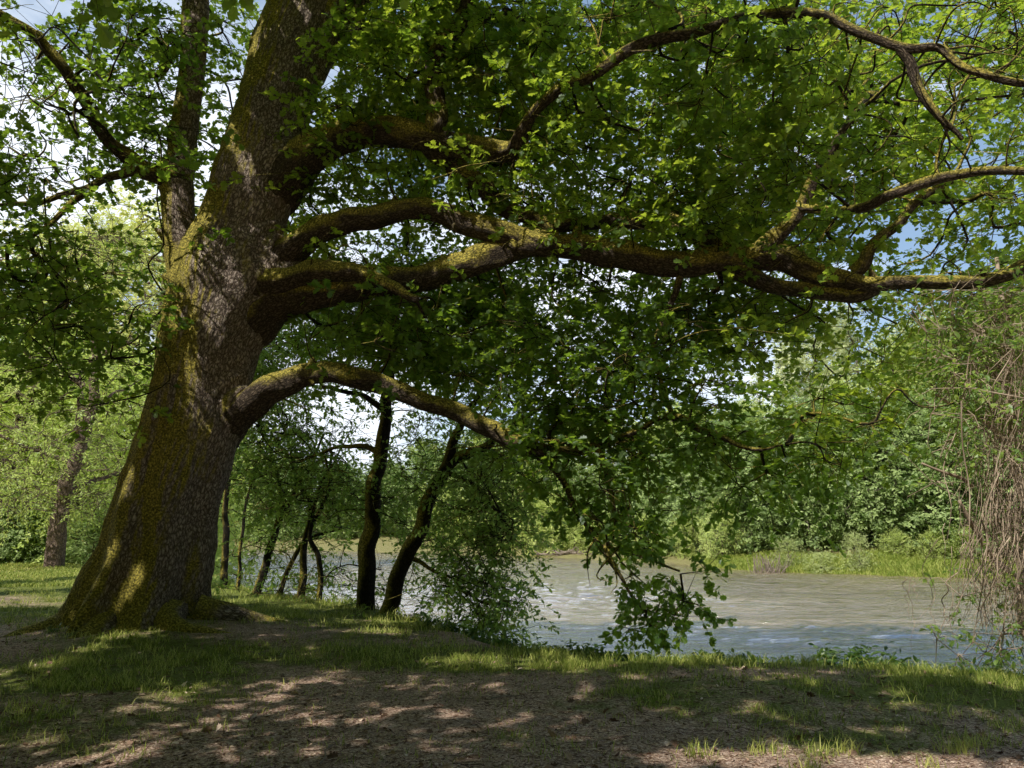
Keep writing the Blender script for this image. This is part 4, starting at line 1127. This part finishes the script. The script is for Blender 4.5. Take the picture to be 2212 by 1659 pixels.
nd = cells(RM, 1900, 620, 50, lambda x, y: 9.6 + RS.randn() * .4, .07, 2.4)
USE_GAPS = False
sprays(cr_, t, nd, 5, 8, spread=(.22, .22, .22), size=.085, tpl=T_PLAIN, droop=.5, L=.22)
grow(t, nd, np.vstack(sk), tip=.004, maxr=.02)
rel(t, base).build('trunk', M_VINE, rt); rel(cr_, base).build('crown', M_RIVLEAF, rt, False)

vm = MB()
rsv = np.random.RandomState(5)
for k in range(240):
    x = 2222 - abs(rsv.randn()) * 66 + 25 * rsv.rand()
    x = min(x, 2290)
    y0 = 660 + rsv.rand() ** .75 * 520 + max(0, 2130 - x) * 1.5
    ln = (120 + 420 * rsv.rand() ** 1.4) * (.6 if x < 2090 else 1)
    y1 = min(y0 + ln, 1400 - rsv.rand() * 80)
    if y1 < y0 + 40: continue
    Yd = 9.3 + rsv.randn() * .35
    pts, rr = [], []
    sx = 0; slope = rsv.randn() * .1 - .04
    for j in range(6):
        tt = j / 5
        sx += rsv.randn() * 16
        q, s_ = P(x + sx + slope * ln * tt, y0 + (y1 - y0) * tt, Yd + .1 * rsv.randn())
        pts.append(q); rr.append((.009 if k % 7 == 0 else .0045) * (1 - .5 * tt))
    vm.tube(pts, rr, 4, sub=3, cap=False)
# side wisps, curls
for k in range(450):
    x = 2210 - abs(rsv.randn()) * 62; y0 = 680 + rsv.rand() * 600
    q, s_ = P(x, y0, 9.3 + rsv.randn() * .35)
    d = rsv.randn(3) * [.14, .1, .14] + [0, 0, -.03]
    vm.tube([q, q + d * .6 + rsv.randn(3) * .02, q + d + [0, 0, -.05]], [.0028, .002, .001], 3, sub=2, cap=False)
for (x, y0, y1) in [(1962, 1248, 1405), (1952, 1250, 1330), (2052, 1180, 1415), (2038, 1130, 1250), (2080, 1170, 1330), (2100, 1160, 1390), (1975, 1255, 1300), (2120, 1120, 1420), (2070, 1000, 1200), (2150, 1200, 1410), (2010, 1240, 1400)]:
    pts = []
    for j in range(9):
        tt = j / 8
        q, s_ = P(x + rsv.randn() * 4 + (10 * tt), y0 + (y1 - y0) * tt, 9.2 + rsv.randn() * .02); pts.append(q)
    vm.tube(pts, [.0045 * (1 - .6 * j / 8) for j in range(9)], 4, sub=3, cap=False)
vb = np.array(rt.location)
rel(vm, vb)
o = vm.build('hanging_vines', M_VINE); o.location = rt.location
tag(o, 'dense curtain of dry brown vines hanging from the tree at the right edge', 'vines')

# ------------------------------------------------------------------ light, sky, camera
w = bpy.data.worlds.new('World'); bpy.context.scene.world = w; w.use_nodes = True
nt = w.node_tree; nt.nodes.clear(); l = nt.links
sky = N(nt, 'ShaderNodeTexSky', sky_type='NISHITA'); sky.sun_disc = False
sky.sun_elevation = ELEV; sky.sun_rotation = math.atan2(SUN_AZ[0], SUN_AZ[1]); sky.air_density = 1.0; sky.dust_density = .6
tc = N(nt, 'ShaderNodeTexCoord')
mp = N(nt, 'ShaderNodeMapping'); mp.inputs['Scale'].default_value = (1, 1, 2.2); l.new(tc.outputs['Generated'], mp.inputs[0])
ns = N(nt, 'ShaderNodeTexNoise'); ns.inputs['Scale'].default_value = 2.6; ns.inputs['Detail'].default_value = 7; ns.inputs['Roughness'].default_value = .55; l.new(mp.outputs[0], ns.inputs['Vector'])
sx = N(nt, 'ShaderNodeSeparateXYZ'); l.new(tc.outputs['Generated'], sx.inputs[0])
a1 = N(nt, 'ShaderNodeMath', operation='MULTIPLY_ADD'); a1.inputs[1].default_value = -.16; l.new(sx.outputs[0], a1.inputs[0]); l.new(ns.outputs['Fac'], a1.inputs[2])
az = N(nt, 'ShaderNodeMath', operation='MULTIPLY_ADD'); az.inputs[1].default_value = -.22; l.new(sx.outputs[2], az.inputs[0]); l.new(a1.outputs[0], az.inputs[2]); a0 = N(nt, 'ShaderNodeMath', operation='ADD'); a0.inputs[1].default_value = .09; l.new(az.outputs[0], a0.inputs[0]); a1 = N(nt, 'ShaderNodeMath', operation='MULTIPLY_ADD'); a1.inputs[1].default_value = .24; l.new(sx.outputs[1], a1.inputs[0]); l.new(a0.outputs[0], a1.inputs[2])
mr = N(nt, 'ShaderNodeMapRange'); mr.inputs[1].default_value = .63; mr.inputs[2].default_value = .83; l.new(a1.outputs[0], mr.inputs[0])
mx = N(nt, 'ShaderNodeMix', data_type='RGBA'); hz = N(nt, 'ShaderNodeMix', data_type='RGBA'); hz.inputs[0].default_value = .35; l.new(sky.outputs[0], hz.inputs[6]); hz.inputs[7].default_value = (3.2, 4.6, 6.2, 1); l.new(mr.outputs[0], mx.inputs[0]); l.new(hz.outputs[2], mx.inputs[6]); mx.inputs[7].default_value = (7.8, 8.3, 9.0, 1)
# dark treeline added to the sky on the unseen sides, deepens the shade
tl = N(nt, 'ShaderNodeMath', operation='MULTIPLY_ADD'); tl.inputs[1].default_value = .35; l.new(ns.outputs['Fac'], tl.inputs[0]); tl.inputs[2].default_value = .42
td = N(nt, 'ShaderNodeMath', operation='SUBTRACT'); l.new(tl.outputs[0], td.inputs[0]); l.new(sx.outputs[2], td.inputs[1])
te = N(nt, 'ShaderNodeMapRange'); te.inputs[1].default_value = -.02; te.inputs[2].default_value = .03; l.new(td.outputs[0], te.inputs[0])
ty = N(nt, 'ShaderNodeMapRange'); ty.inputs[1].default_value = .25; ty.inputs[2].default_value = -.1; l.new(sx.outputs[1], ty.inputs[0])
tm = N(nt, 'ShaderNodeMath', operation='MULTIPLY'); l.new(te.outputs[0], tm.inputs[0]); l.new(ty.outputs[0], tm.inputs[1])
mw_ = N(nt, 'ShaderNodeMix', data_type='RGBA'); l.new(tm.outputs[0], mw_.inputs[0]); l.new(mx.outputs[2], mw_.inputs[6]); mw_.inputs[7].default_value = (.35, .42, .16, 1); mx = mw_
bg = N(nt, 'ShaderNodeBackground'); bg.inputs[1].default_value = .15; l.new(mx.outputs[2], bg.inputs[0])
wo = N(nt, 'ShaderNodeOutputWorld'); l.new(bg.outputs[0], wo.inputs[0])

sd = bpy.data.lights.new('sun', 'SUN'); sd.energy = 5.0; sd.angle = R(.53); sd.color = (1, .96, .87)
so = bpy.data.objects.new('sun', sd); C.objects.link(so)
v = Vector((SUN_AZ[0] * math.cos(ELEV), SUN_AZ[1] * math.cos(ELEV), math.sin(ELEV)))
so.rotation_euler = v.to_track_quat('Z', 'Y').to_euler()

cd = bpy.data.cameras.new('camera'); cam = bpy.data.objects.new('camera', cd); C.objects.link(cam)
cd.sensor_width = 36; cd.lens = 36 * F / 2212; cd.clip_start = .05; cd.clip_end = 3000
cam.location = (0, 0, CAMZ); cam.rotation_euler = (math.pi / 2 + PIT, 0, 0)
sc = bpy.context.scene
sc.camera = cam
sc.view_settings.view_transform = 'Standard'; sc.view_settings.look = 'None'; sc.view_settings.exposure = 0
sc.render.engine = 'CYCLES'
sc.cycles.use_denoising = True; sc.cycles.use_adaptive_sampling = True; sc.cycles.adaptive_threshold = .04
sc.cycles.max_bounces = 5; sc.cycles.diffuse_bounces = 4; sc.cycles.transmission_bounces = 3; sc.cycles.glossy_bounces = 2
sc.cycles.sample_clamp_indirect = 4
